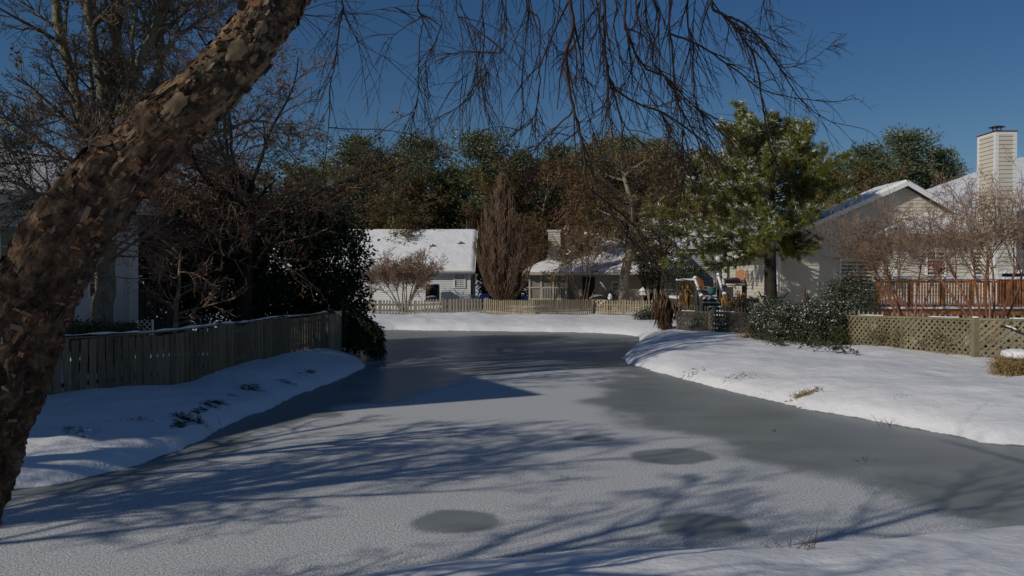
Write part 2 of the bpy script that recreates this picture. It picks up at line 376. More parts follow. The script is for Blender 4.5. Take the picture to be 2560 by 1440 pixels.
def coords(lo, hi, breaks, st): pass
xs = np.concatenate([[-900,-400,-200,-110,-70,-50,-40], np.arange(-32, -13, .3), np.arange(-13, 17, .13), np.arange(17, 36, .3), [40,50,70,110,200,400,900]])
ys = np.concatenate([[-300,-120,-60,-30,-15], np.arange(-8, 6, .2), np.arange(6, 20, .12), np.arange(20, 34, .2), np.arange(34, 64, .35), [70,85,110,160,250,450,900,1500]])
X, Y = np.meshgrid(xs, ys); Z = height(X, Y)
nx, ny = len(xs), len(ys)
Vt = np.stack([X, Y, Z], -1).reshape(-1,3)
ii, jj = np.meshgrid(np.arange(nx-1), np.arange(ny-1)); a = (jj*nx+ii).ravel()
Q = np.stack([a, a+1, a+nx+1, a+nx], 1)
def grid_mesh(name, V, Q, mat, smooth=True):
    me = bpy.data.meshes.new(name); me.vertices.add(len(V)); me.vertices.foreach_set('co', V.astype(np.float32).ravel())
    me.loops.add(Q.size); me.loops.foreach_set('vertex_index', Q.astype(np.int32).ravel())
    me.polygons.add(len(Q)); me.polygons.foreach_set('loop_start', np.arange(0, Q.size, 4, dtype=np.int32)); me.polygons.foreach_set('loop_total', np.full(len(Q), 4, dtype=np.int32))
    if smooth: me.polygons.foreach_set('use_smooth', np.ones(len(Q), bool))
    me.update(calc_edges=True); o = link_mesh(name, me, mat); return o
ea = np.zeros_like(X)
for (px, py, rx, ry) in [(465,1060,34,20),(500,1038,26,11),(530,1022,30,7),(552,1014,18,6),(625,980,34,7),(650,975,14,5),(718,962,20,6),(740,950,20,5),(775,938,22,5),(185,1108,40,16),(350,1068,40,8),(205,1140,18,6),(2005,1002,30,9),(1850,950,60,8),(1740,930,60,6),(2250,1012,30,5),(990,820,50,3),(1060,822,40,3),(1110,820,30,3)]:
    c = gp(px, py, .2); ax = gp(px+rx, py, .2).x-c.x; ay = (gp(px, py-ry, .2).y-gp(px, py+ry, .2).y)/2
    ea = np.maximum(ea, sst(1.5-np.sqrt(((X-c.x)/ax)**2+((Y-c.y)/max(ay,.14))**2))*(.74 if rx > 20 and px < 800 and px > 430 else .60))
gr = grid_mesh('snow_ground', Vt, Q, M['snow_ground'])
ga = gr.data.attributes.new('earth', 'FLOAT', 'POINT'); ga.data.foreach_set('value', ea.reshape(-1).astype(np.float32)); tag(gr, 'snow covered ground and sloping banks around the pond', 'ground', kind='structure')

xi = np.arange(-9.5, 18, .11); yi = np.arange(4.5, 45.5, .13); X, Y = np.meshgrid(xi, yi)
d = sdist(X, Y, SH); nx, ny = len(xi), len(yi)
frost_px = [(-500,1600),(-150,1310),(100,1262),(350,1195),(500,1135),(620,1095),(760,1052),(860,1022),(1000,1000),(1100,975),(1180,945),(1300,930),(1450,925),(1560,932),(1510,962),(1480,1000),(1560,1045),(1600,1068),(1750,1083),(1840,1095),(1872,1118),(1855,1142),(1950,1160),(2150,1188),(2250,1222),(2330,1270),(2390,1310),(2440,1345),(2300,1600)]
FP = np.array(catmull([tuple(gp(*q)[:2]) for q in frost_px], 3))
fd = -sdist(X, Y, FP)
fr = .49 + np.clip((fd+(vnoise(X*1.1, Y*1.1, 7)-.5)*.9+.12)/.6, -1, 1)*.20 + (vnoise(X*.7, Y*.9, 8)-.5)*.07
for (px, py, rx, ry, k) in [(1140,1302,100,28,1.0),(1758,1315,108,31,1.0),(1680,1140,100,19,1.0),(1480,1097,52,8,.8),(812,1038,38,5,.8),(1410,1118,10,3,.5),(1400,1193,12,3,.5)]:
    c = gp(px, py); ax = gp(px+rx, py).x-c.x; ay = (gp(px, py-ry).y-gp(px, py+ry).y)/2
    q = np.sqrt(((X-c.x)/ax)**2+((Y-c.y)/ay)**2) + (vnoise(X*3, Y*3, 9)-.5)*.25
    fr = fr - k*.42*sst((1.32-q)/.62)
fr = fr + .10*sst((vnoise(X*.35, Y*.6, 11)-.55)/.3)*(Y > 24)
keep = (d < .6)
a = (jj := np.meshgrid(np.arange(nx-1), np.arange(ny-1)))
ai = (a[1]*nx+a[0]); kk = keep[:-1,:-1] | keep[1:,1:] | keep[:-1,1:] | keep[1:,:-1]
ai = ai[kk]; Q = np.stack([ai, ai+1, ai+nx+1, ai+nx], 1)
used = np.unique(Q); remap = -np.ones(nx*ny, int); remap[used] = np.arange(len(used))
Vi = np.stack([X, Y, np.zeros_like(X)], -1).reshape(-1,3)[used]
ice = grid_mesh('ice', Vi, remap[Q], M['ice']); tag(ice, 'frozen pond with frosted snow dust and darker clear ice', 'ice', kind='structure')
atr = ice.data.attributes.new('frost', 'FLOAT', 'POINT'); atr.data.foreach_set('value', fr.reshape(-1)[used].astype(np.float32))

# ------------------------------------------------------------------ building helpers
def uint(poly, z):
    us = []
    n = len(poly)
    for i in range(n):
        (a, za), (b, zb) = poly[i], poly[(i+1) % n]
        if abs(za-zb) < 1e-9:
            if abs(za-z) < 1e-6: us += [a, b]
            continue
        t_ = (z-za)/(zb-za)
        if -1e-9 <= t_ <= 1+1e-9: us.append(a+(b-a)*t_)
    return (min(us), max(us)) if us else None
def siding(mb, org, u, n, poly, expo=.15, lip=.04):
    org = Vector(org); u = Vector(u); n = Vector(n)
    z0 = min(z for _, z in poly); z1 = max(z for _, z in poly); z = z0
    while z < z1-1e-4:
        zt = min(z+expo, z1-1e-5); A = uint(poly, z+1e-6); B = uint(poly, zt-1e-6)
        if A and B:
            P = lambda uu, zz, o: org+u*uu+V3(0,0,zz)+n*o
            mb.poly([P(A[0],z,lip), P(A[1],z,lip), P(B[1],zt,0.002), P(B[0],zt,0.002)])
            mb.poly([P(A[0],z,0), P(A[1],z,0), P(A[1],z,lip), P(A[0],z,lip)])
        z = zt
def window(parent, c, u, n, wd, ht, rows=2, cols=2, pane='glass', frame='trim', fw=.07, mid=True):
    c = Vector(c); u = Vector(u); n = Vector(n); zz = V3(0,0,1); m = MB()
    for sgn in (-1,1):
        m.obox(c+u*sgn*(wd/2+fw/2)+n*.04, u*fw/2, n*.05, zz*(ht/2+fw))
        m.obox(c+zz*sgn*(ht/2+fw/2)+n*.04, u*wd/2, n*.05, zz*fw/2)
    if mid: m.obox(c+n*.03, u*wd/2, n*.035, zz*.035)
    for k in range(1, cols): m.obox(c+u*(wd*(k/cols-.5))+n*.025, u*.012, n*.02, zz*ht/2)
    for k in range(1, rows*2):
        if k != rows or not mid: m.obox(c+zz*(ht*(k/(rows*2)-.5))+n*.024, u*wd/2, n*.018, zz*.012)
    f = m.build('window', M[frame], parent)
    g = MB(); g.obox(c+n*.012, u*wd/2, n*.01, zz*ht/2); g.build('pane', M[pane], f)
    return f
def snow_sheet(name, a, b, c, d, th, parent, seed=0, bare=None, nu=None, nv=None, over=0.0):
    """snow lying on roof quad a(b)-low edge, d(c)-high edge"""
    a, b, c, d = map(Vector, (a,b,c,d)); nrm = (b-a).cross(d-a).normalized()
    if nrm.z < 0: nrm = -nrm
    W = max((b-a).length, (c-d).length); Hh = max((d-a).length, (c-b).length)
    nu = nu or max(4, min(90, int(W/.14))); nv = nv or max(4, min(60, int(Hh/.14)))
    V = []; 
    for j in range(nv+1):
        for i in range(nu+1):
            s_, t_ = i/nu, j/nv
            p = (a*(1-s_)+b*s_)*(1-t_)+(d*(1-s_)+c*s_)*t_
            e = min(s_*W, (1-s_)*W, t_*Hh, (1-t_)*Hh + .3)
            nn = mnoise.noise(p*1.7+V3(seed,0,0)); n2 = mnoise.noise(p*5+V3(0,seed,0))
            h = th*min(1, max(0,(e+.03+.05*n2))/.12)**.5 + .02*nn*th/.12 + .012
            if e <= 1e-6: h = -.01
            if bare and bare(s_, t_, nn, n2): h = -.03
            V.append(p+nrm*h)
    m = MB(); m.v = [tuple(p) for p in V]
    for j in range(nv):
        for i in range(nu): q = j*(nu+1)+i; m.f.append((q, q+1, q+nu+2, q+nu+1))
    return m.build(name, M['snow'], parent, smooth=True)

# ------------------------------------------------------------------ vegetation helpers
class Rnd(random.Random):
    def vec(s): 
        while True:
            v = Vector((s.uniform(-1,1), s.uniform(-1,1), s.uniform(-1,1)))
            if .05 < v.length < 1: return v.normalized()
def perp_dir(d, ang, R):
    v = R.vec(); v = v - d*v.dot(d)
    if v.length < 1e-3: v = d.orthogonal()
    v.normalize(); return (d*math.cos(ang)+v*math.sin(ang)).normalized()
def grow(mbs, p, d, L, r, lev, par, R, tips=None, minr=.004):
    pr = par[lev]; n = pr['seg']; pts = [p.copy()]; rad = [r]; dd = d.copy(); tipr = max(minr, r*pr.get('tip', .45)); q = p.copy()
    for i in range(n):
        dd = (dd + R.vec()*pr['wob'] + V3(0,0,1)*pr['trop']).normalized()
        q = q + dd*(L/n); pts.append(q.copy()); rad.append(r+(tipr-r)*(i+1)/n)
    mbs[min(lev, len(mbs)-1)].tube(pts, rad, pr.get('sides', 4), cap=False)
    if lev+1 >= len(par):
        if tips is not None: tips += pts[1:]
        return
    nc = pr['n']; k = int(nc) + (1 if R.random() < nc-int(nc) else 0)
    for c in range(k):
        t_ = pr['t0']+(1-pr['t0'])*((c+R.random())/k); f_ = t_*n; i = min(int(f_), n-1)
        pp = pts[i].lerp(pts[i+1], f_-i); ddd = (pts[i+1]-pts[i]).normalized()
        ang = math.radians(R.uniform(*pr['ang'])); nd = perp_dir(ddd, ang, R)
        nd = (nd + V3(0,0,1)*pr.get('cup', 0)).normalized()
        cl = L*R.uniform(*pr['len'])*(1-pr.get('short', .45)*(t_-pr['t0'])/(1-pr['t0']+1e-6))
        cr = max(minr, (rad[i])*pr['rr']*R.uniform(.8, 1.1))
        grow(mbs, pp, nd, cl, cr, lev+1, par, R, tips, minr)
    if pr.get('lead'): grow(mbs, pts[-1], dd, L*pr['lead'], tipr, lev+1, par, R, tips, minr)
def tips_np(tips): return np.array([tuple(t_) for t_ in tips])

# ================================================================== HOUSES
# ---- beige house on the right
def beige_house():
    h = thing('siding_house', (20, 42, .7), 'beige siding house with tall chimney behind the red wooden deck', 'house')
    zb = .6
    m = MB()
    siding(m, (14,42,0), (1,0,0), (0,-1,0), [(0,1.0),(10.5,1.0),(10.5,5.3),(6.5,7.62),(0,4.78)], .19)
    siding(m, (13.7,54,0), (0,-1,0), (-1,0,0), [(0,1.0),(11.0,1.0),(11.0,4.0),(0,4.0)], .2)
    siding(m, (14,45,0), (0,-1,0), (-1,0,0), [(0,4.0),(3,4.0),(3,4.8),(0,4.8)], .15)
    m.box(13.71,20,43.01,53.9,zb,4.0); m.box(14.01,24.5,42.02,45,zb,4.75)
    siding(m, (18.9,39.5,0), (1,0,0), (0,-1,0), [(0,1.0),(15,1.0),(15,5.1),(0,5.1)], .19)
    siding(m, (18.9,42.2,0), (0,-1,0), (-1,0,0), [(0,1.0),(2.7,1.0),(2.7,5.1),(0,5.1)], .15)
    m.box(18.92,33.8,39.52,42.0,zb,5.0)
    m.poly([(14,42.01,4.7),(24.5,42.01,4.7),(24.5,42.01,5.2),(20.5,42.01,7.55)])
    m.poly([(14,44.9,4.7),(24.5,44.9,4.7),(24.5,44.9,5.2),(20.5,44.9,7.55)])
    m.build('wall', M['siding_beige'], h)
    m = MB(); m.box(13.98,24.5,41.97,45,zb-.3,1.0); m.box(13.67,20,43,54,zb-.3,1.0); m.box(18.87,34,39.47,42,zb-.3,1.0); m.build('foundation', M['foundation'], h)
    m = MB()
    for (x,y) in ((14,42),(13.7,43.0),(13.7,53.9),(18.9,39.5)): m = MB(); m.box(x-.045,x+.10,y-.045,y+.10,1.0,4.75 if y == 42 else 4.0 if x < 15 else 5.0); m.build('corner_trim', M['trim'], h)
    sl, sr = .44, .58; zr = 7.80; xe = 13.55; ze = zr-sl*(20.5-xe); xr = 25.2; ze2 = zr-sr*(xr-20.5); y0, y1 = 41.5, 45.3
    m = MB()
    L0 = ((xe,y0,ze),(xe,y1,ze),(20.5,y1,zr),(20.5,y0,zr)); R0 = ((xr,y0,ze2),(xr,y1,ze2),(20.5,y1,zr),(20.5,y0,zr))
    m.hexa(*L0, .14); m.hexa(*R0, .14)
    W0 = ((13.25,43.0,4.0),(13.25,54.4,4.0),(16.8,54.4,5.05),(16.8,43.0,5.05)); m.hexa(*W0, .12); m.hexa((20.4,43.5,4.0),(20.4,54.4,4.0),(16.8,54.4,5.05),(16.8,43.5,5.05), .12)
    s = .357; E = (18.4,39.0,5.0); t1 = 17.0
    Aq = (18.4,39,5.02); Bq = (38,39,5.02); Cq = (38,39+t1,5.02+s*t1); Dq = (18.4+t1,39+t1,5.02+s*t1)
    m.hexa(Aq, Bq, Cq, Dq, .14)
    m.hexa(Aq, Dq, (18.4+t1,39+t1+.5,5.02+s*t1), (18.4,39+t1,5.02), .14)
    roof = m.build('roof', M['shingle'], h)
    # rake fascia
    m = MB(); u = V3(0,1,0)
    m.bar((20.5,y0-.03,zr-.10),(xe-.02,y0-.03,ze-.10),.05,.22); m.bar((20.5,y0-.028,zr-.10),(xr+.02,y0-.028,ze2-.10),.05,.22)
    m.bar((13.22,43.0,3.92),(13.22,54.4,3.92),.05,.18)
    m.bar((xe-.03,y0,ze-.12),(xe-.03,y1,ze-.12),.05,.2)
    m.bar((18.4,38.96,4.92),(36,38.96,4.92),.05,.22); m.bar((18.36,39,4.92),(18.36,41.4,4.92),.05,.22)
    m.box(18.4,36,39.0,39.5,4.80,4.84)
    m.build('fascia', M['trim'], h)
    m = MB(); m.bar((xe-.12,y0+.1,ze-.02),(xe-.12,y1-.1,ze-.02),.12,.11); m.bar((13.15,43.1,3.98),(13.15,54.3,3.98),.12,.11); m.bar((18.4,38.87,5.0),(36,38.87,5.0),.12,.11)
    pts = [V3(13.15,54.0,3.92),V3(13.2,53.9,3.7),V3(13.6,53.8,3.45),V3(13.6,53.8,1.2)]
    m.tube(pts, [.06]*4, 6); m.tube([V3(13.55,41.9,ze-.05),V3(13.6,41.93,ze-.25),V3(13.92,41.93,ze-.5),V3(13.92,41.93,1.2)], [.055]*4, 6)
    m.build('gutter', M['trim'], h)
    def bareL(s_, t_, n_, n2):   # s along y (0=front), t up
        return (.42 < t_ < .72 and .25 < s_ < .62 and abs(t_-.45-.5*(s_-.25)) < .05+.03*n_) or (n_ > .40 and t_ < .42) or (t_ < .05+.04*n2) or (s_ < .13+.05*n2 and t_ < .62)
    snow_sheet('snow', *L0, .11, roof, 1, bareL, 34, 60); snow_sheet('snow', *W0, .12, roof, 5, lambda s_,t_,n_,n2: n_ > .5, 60, 22)
    snow_sheet('snow', *R0, .13, roof, 2)
    snow_sheet('snow', Aq, Bq, Cq, Dq, .14, roof, 3, None, 60, 50)
    snow_sheet('snow', Aq, Dq, (18.4+t1,39+t1+.5,5.02+s*t1), (18.4,39+t1,5.02), .14, roof, 4, None, 50, 50)
    # chimney
    m = MB(); x0 = (2487-1280)/2000*38.4; x1 = x0+.96; ya, yb = 38.4, 39.85; zt = HC+365/2000*38.4
    siding(m, (x0,ya,0), (1,0,0), (0,-1,0), [(0,1.2),(x1-x0,1.2),(x1-x0,zt-.12),(0,zt-.12)], .2)
    siding(m, (x0,yb,0), (0,-1,0), (-1,0,0), [(0,1.2),(yb-ya,1.2),(yb-ya,zt-.12),(0,zt-.12)], .2)
    m.box(x0+.005,x1,ya+.005,yb,.6,zt-.1)
    ch = m.build('chimney', M['siding_beige'], h)
    m = MB(); tw = .1
    for (x,y) in ((x0,ya),(x1-tw,ya),(x0,yb-tw)): m.box(x-.035,x+tw+.035,y-.035,y+tw+.035,1.2,zt-.12)
    m.box(x0-.03,x1+.03,ya-.03,yb+.03,zt-.14,zt); m.build('chimney_trim', M['trim'], ch)
    m = MB(); m.box(x0-.06,x1+.06,ya-.06,yb+.06,zt,zt+.05); m.build('chimney_cap', M['red'], ch)
    cx, cy = (x0+x1)/2, (ya+yb)/2
    m = MB(); m.lathe((cx,cy,zt+.05), [(.34,0),(.26,.06),(.17,.1),(.17,.14)], 14)
    for k in range(6):
        a = k*math.pi/3; m.bar((cx+.2*math.cos(a),cy+.2*math.sin(a),zt+.1),(cx+.2*math.cos(a),cy+.2*math.sin(a),zt+.34),.03,.03)
    m.lathe((cx,cy,zt+.33), [(.36,0),(.36,.02),(.2,.06),(.02,.09)], 14); m.build('flue_cap', M['black'], ch)
    # openings
    f = window(h, (18.1,42,2.75), (1,0,0), (0,-1,0), 1.7, 2.0, 1, 2, 'glass', 'trim', .08, False)
    for cx_, w_, h_, zc in ((20.9,.85,1.5,3.3),(23.2,.9,1.5,3.3)):
        window(h, (cx_,39.5,zc), (1,0,0), (0,-1,0), w_, h_, 2, 2, 'glass', 'trim')
    window(h, (13.7,51.3,3.2), (0,-1,0), (-1,0,0), .9, 1.1, 2, 2, 'curtain', 'trim')
    for yy in (50.5,52.1):
        m = MB(); m.box(13.63,13.685,yy-.24,yy+.24,2.6,3.83); m.build('shutter', M['shutter'], h)
    return h
beige_house()

# ---- white house in the centre
def white_house():
    h = thing('white_house', (-8, 58, .7), 'white siding house with long snow covered roof behind the grey picket fence', 'house')
    x0, x1, y0, y1 = -17.0, -2.94, 56.0, 64.0; ez = 3.46; rz = 6.25
    m = MB()
    siding(m, (x0,y0,0), (1,0,0), (0,-1,0), [(0,.9),(x1-x0,.9),(x1-x0,ez),(0,ez)], .15)
    siding(m, (x1,y0,0), (0,1,0), (1,0,0), [(0,.9),(8,.9),(8,ez),(4,rz),(0,ez)], .15)
    m.box(x0,x1-.01,y0+.01,y1,.5,ez-.05); m.poly([(x1-.01,y0,ez-.05),(x1-.01,y1,ez-.05),(x1-.01,60,rz-.05)])
    m.build('wall', M['siding_white'], h)
    m = MB(); m.box(x1-.11,x1+.04,y0-.04,y0+.11,.9,ez); m.build('corner_trim', M['trim'], h)
    s = (rz-ez)/4; ze = ez-.4*s+.08; zr = rz+.08; xr = x1+.34
    m = MB(); A = ((x0-.3,y0-.4,ze),(xr,y0-.4,ze),(xr,60,zr),(x0-.3,60,zr)); m.hexa(*A,.12)
    m.hexa((x0-.3,y1+.4,ze),(xr,y1+.4,ze),(xr,60,zr),(x0-.3,60,zr),.12); roof = m.build('roof', M['shingle'], h)
    snow_sheet('snow', *A, .14, roof, 7, None, 80, 40)
    m = MB(); m.bar((x0,y0-.43,ze-.1),(xr,y0-.43,ze-.1),.05,.17); m.bar((xr+.02,y0-.4,ze-.08),(xr+.02,60,zr-.08),.04,.18); m.bar((xr+.02,y1+.4,ze-.08),(xr+.02,60,zr-.08),.04,.18)
    m.build('fascia', M['trim'], h)
    m = MB(); m.bar((x0,y0-.52,ze-.02),(xr,y0-.52,ze-.02),.11,.1); m.build('gutter', M['trim_tan'], h)
    for (px, py, t_) in ((1082,628,.55),(1152,619,.62)):
        D = y0-.4+t_*4.4; p = at(px, py, D); zz = ze+t_*(zr-ze)
        m = MB(); m.tube([V3(p.x,D,zz),V3(p.x,D,zz+.32)],[.05,.05],8); m.bar((p.x-.22,D-.1,zz+.17),(p.x+.22,D-.1,zz+.21),.1,.05); m.build('vent_pipe', M['shutter'], roof)
    c = at(1149.5, 699, 56); window(h, (c.x,y0,c.z), (1,0,0), (0,-1,0), .66, 1.02, 1, 2, 'curtain', 'trim', .07)
    for yy in (57.3,58.1):
        m = MB(); m.box(x1+.02,x1+.06,yy-.15,yy+.15,1.6,2.9); m.build('shutter', M['shutter'], h)
white_house()

# ---- screened porch house
def porch_house():
    h = thing('porch_house', (6, 58, .7), 'tan house with screened porch and pale chimney behind the tan picket fence', 'house')
    X = lambda px, D: (px-1280)/2000*D
    ex0, ey, ez = .84, 56.0, 3.22; s = .5; x1 = 12.2; T = 5.0
    m = MB()
    siding(m, (3.95,57.0,0), (1,0,0), (0,-1,0), [(0,.8),(8.0,.8),(8.0,3.15),(0,3.15)], .16)
    m.box(3.96,11.9,57.02,66,.5,3.15); m.build('wall', M['siding_tan'], h)
    m = MB()
    A, B, C, D = (ex0,ey,ez),(x1,ey,ez),(x1,ey+T,ez+s*T),(ex0+T,ey+T,ez+s*T); E = (ex0,ey+2*T,ez)
    m.hexa(A,B,C,D,.12); m.hexa(A,D,(ex0+T,ey+T+.3,ez+s*T),E,.12); m.hexa(E,(x1,ey+2*T,ez),C,D,.12)
    roof = m.build('roof', M['shingle'], h)
    snow_sheet('snow', A,B,C,D,.13, roof, 11, lambda s_,t_,n_,n2: n_ > .38 and s_ > .35, 60, 30)
    snow_sheet('snow', A,D,(ex0+T,ey+T+.3,ez+s*T),E,.13, roof, 12, None, 30, 30)
    m = MB(); m.bar((ex0,ey-.03,ez-.1),(x1,ey-.03,ez-.1),.05,.2); m.bar((ex0-.03,ey,ez-.1),(ex0-.03,ey+9,ez-.1),.05,.2); m.build('fascia', M['trim_tan'], h)
    # porch
    posts = [1.24,2.06,2.91,3.85]; yp = 56.5
    m = MB()
    for x in posts: m.box(x-.06,x+.06,yp-.06,yp+.06,.8,3.1)
    m.box(1.24,3.85,yp-.04,yp+.04,2.96,3.1); m.box(1.24,3.85,yp-.05,yp+.05,2.08,2.17); m.box(1.24,3.85,yp-.05,yp+.05,1.26,1.36)
    m.box(1.18,1.30,60.4,60.52,.8,3.1); m.box(1.2,1.28,yp,60.5,2.08,2.17); m.box(1.2,1.28,yp,60.5,1.26,1.36)
    pf = m.build('porch_frame', M['trim_tan'], h)
    m = MB()
    x = 2.16
    while x < 3.8:
        if abs(x-2.91) > .08: m.box(x-.022,x+.022,yp-.045,yp-.01,1.36,2.08)
        x += .115
    m.build('baluster', M['trim_tan'], pf)
    m = MB(); m.box(1.3,3.85,yp+.02,yp+.03,1.36,2.96); m.box(1.26,1.27,yp,60.4,1.36,2.96); m.build('screen', M['screen'], pf)
    m = MB(); m.box(1.2,3.95,yp-.1,60.5,1.0,1.25); m.box(1.3,3.9,yp+.1,60.4,.4,1.0); m.build('porch_floor', M['wood_dark'], h)
    # steps
    m = MB()
    for k in range(4): m.box(3.98,4.9,yp-.2-.3*k-.3,yp-.2-.3*k,.4,1.15-.2*k)
    st = m.build('steps', M['wood_pale'], h)
    for x in (3.95,4.95):
        m = MB(); m.bar((x,yp-.1,2.05),(x,yp-1.4,1.35),.07,.09)
        for k in range(5):
            yy = yp-.15-.3*k; m.bar((x,yy,.7),(x,yy,2.0-.54*(yp-.1-yy)),.06,.05)
        m.build('handrail', M['wood_pale'], st)
    m = MB(); c0, c1 = X(1371,57.4), X(1401,57.4); zt = HC+116/2000*57.4
    siding(m, (c0,57.4,0),(1,0,0),(0,-1,0),[(0,3.2),(c1-c0,3.2),(c1-c0,zt),(0,zt)],.16)
    m.box(c0+.01,c1,57.41,58.5,3.0,zt); ch = m.build('chimney', M['siding_beige'], h)
    m = MB(); m.box(c0-.05,c1+.05,57.34,58.55,zt,zt+.12); m.build('chimney_cap', M['trim'], ch)
    c = at(1545,705,57); window(h,(c.x,57,1.9),(1,0,0),(0,-1,0),.8,1.2,2,2)
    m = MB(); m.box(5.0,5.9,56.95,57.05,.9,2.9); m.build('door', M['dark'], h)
    # second storey behind
    return h
porch_house()

def grey_house():
    h = thing('grey_house', (13, 62, .7), 'grey siding house with snowy roof in shade left of the big pine', 'house')
    m = MB()
    siding(m, (10.6,61,0),(1,0,0),(0,-1,0),[(0,.8),(9,.8),(9,5.4),(0,5.4)],.16)
    siding(m, (10.6,67,0),(0,-1,0),(-1,0,0),[(0,.8),(6,.8),(6,5.4),(3,7.4),(0,5.4)],.16)
    m.box(10.62,19.5,61.02,67,.5,5.35); m.build('wall', M['siding_grey'], h)
    m = MB(); A = ((10.2,60.6,5.2),(19.9,60.6,5.2),(19.9,64,7.5),(10.2,64,7.5)); m.hexa(*A,.12); m.hexa((10.2,67.4,5.2),(19.9,67.4,5.2),(19.9,64,7.5),(10.2,64,7.5),.12)
    r = m.build('roof', M['shingle'], h); snow_sheet('snow', *A, .14, r, 21)
    m = MB(); m.bar((10.2,60.57,5.1),(19.9,60.57,5.1),.05,.18); m.build('fascia', M['trim'], h)
grey_house()

# ---- left house (shaded)
def left_house():
    C = V3(-11.75,25.0,0); dr = V3(-.5,-.866,0); n = V3(.866,-.5,0)
    h = thing('shaded_house', (C.x-3, C.y, .7), 'white house in deep shade behind the leaning birch trunk', 'house')
    L = 7.0; zb, ez = 1.42, 5.05; m = MB()
    siding(m, C, dr, n, [(0,zb),(L,zb),(L,ez),(0,ez)], .2, .015)
    bk = -n*7
    siding(m, C+bk, -bk.normalized(), -dr, [(0,zb),(7,zb),(7,ez),(3.5,ez+1.5),(0,ez)], .2, .015)
    q = [C, C+dr*L, C+dr*L+bk, C+bk]
    for i in range(4): a, b = q[i]-n*.01, q[(i+1) % 4]-n*.01; m.poly([a+V3(0,0,.4),b+V3(0,0,.4),b+V3(0,0,ez),a+V3(0,0,ez)])
    m.build('wall', M['siding_white'], h)
    m = MB(); m.obox(C+dr*L/2+n*.02+V3(0,0,1.0), dr*L/2, n*.04, V3(0,0,.41)); m.build('foundation', M['foundation'], h)
    m = MB(); m.obox(C+dr*.12+n*.03+V3(0,0,(zb+ez)/2), dr*.16, n*.03, V3(0,0,(ez-zb)/2)); m.build('corner_trim', M['trim'], h)
    o = n*.5; e0 = C-dr*.5+o+V3(0,0,ez-.1); e1 = C+dr*(L+.4)+o+V3(0,0,ez-.1); r0 = C-dr*.5-n*3.5+V3(0,0,ez+1.7); r1 = C+dr*(L+.4)-n*3.5+V3(0,0,ez+1.7)
    m = MB(); m.hexa(e0,e1,r1,r0,.13); m.hexa(e0-n*8,e1-n*8,r1,r0,.13); r = m.build('roof', M['shingle'], h)
    snow_sheet('snow', e0,e1,r1,r0,.13, r, 31)
    m = MB(); m.bar(e0-V3(0,0,.1)+n*.03,e1-V3(0,0,.1)+n*.03,.05,.2); m.bar(e0+n*.1,e1+n*.1,.12,.12); m.build('gutter', M['trim'], h)
    for s_, w_, z0, z1 in ((1.25,.62,2.25,3.85),(3.4,1.3,2.0,4.2),(5.2,.8,2.25,3.85)):
        window(h, C+dr*s_+V3(0,0,(z0+z1)/2), dr, n, w_, z1-z0, 2, 1, 'glass', 'trim')
left_house()

# ---- tall neighbour house beside the frame (casts the long shadow on the ice)
def neighbour():
    h = thing('neighbour_house', (-16, 12, .7), 'tall two storey house left of the pond outside the photo', 'house')
    c = V3(-11.7,11.6,0); u = V3(-.46,.888,0); v = V3(-.888,-.46,0); m = MB(); H1 = 7.6
    def pr(o, a, b, z1, mm): 
        q = [o, o+a, o+a+b, o+b]
        for i in range(4):
            p, r = q[i], q[(i+1) % 4]; d_ = (r-p); n_ = V3(d_.y,-d_.x,0).normalized()
            if n_.dot((o+(a+b)/2)-p) > 0: n_ = -n_
            siding(mm, p, d_.normalized(), n_, [(0,.6),(d_.length,.6),(d_.length,z1),(0,z1)], .2)
    pr(c, u*6.5, v*8, H1-.1, m); c2 = c+v*.6; w2 = V3(-.39,-.92,0)
    pr(c2, w2*3.9, V3(-.92,.39,0)*7, 4.9, m); m.build('wall', M['siding_white'], h)
    m = MB(); k = c+u*3.25+v*4
    a = [c-u*.4-v*.3, c+u*6.9-v*.3, c+u*6.9+v*8.3, c-u*.4+v*8.3]
    for i in range(4): m.poly([a[i]+V3(0,0,H1), a[(i+1) % 4]+V3(0,0,H1), k+V3(0,0,H1+1.2)])
    b = [c2-w2*.1+V3(.3,-.1,0), c2+w2*4.2+V3(.3,-.1,0), c2+w2*4.2+V3(-6.7,2.9,0), c2-w2*.1+V3(-6.7,2.9,0)]
    kb = (b[0]+b[2])/2
    for i in range(4): m.poly([b[i]+V3(0,0,4.95), b[(i+1) % 4]+V3(0,0,4.95), kb+V3(0,0,5.9)])
    m.build('roof', M['shingle'], h)
    for s_ in (1.5,4.5):
        for z in (2.2,5.4): window(h, c+u*s_+V3(0,0,z), u, V3(.888,.46,0), .9, 1.3)
neighbour()

# ================================================================== FENCES
def polyline(P):
    P = [Vector(p) for p in P]; ls = [0]
    for a, b in zip(P, P[1:]): ls.append(ls[-1]+(b-a).length)
    def f(s_):
        s_ = min(max(s_, 0), ls[-1])
        for i in range(len(P)-1):
            if s_ <= ls[i+1] or i == len(P)-2:
                t_ = (s_-ls[i])/(ls[i+1]-ls[i]); return P[i].lerp(P[i+1], t_), (P[i+1]-P[i]).normalized()
    return f, ls[-1]

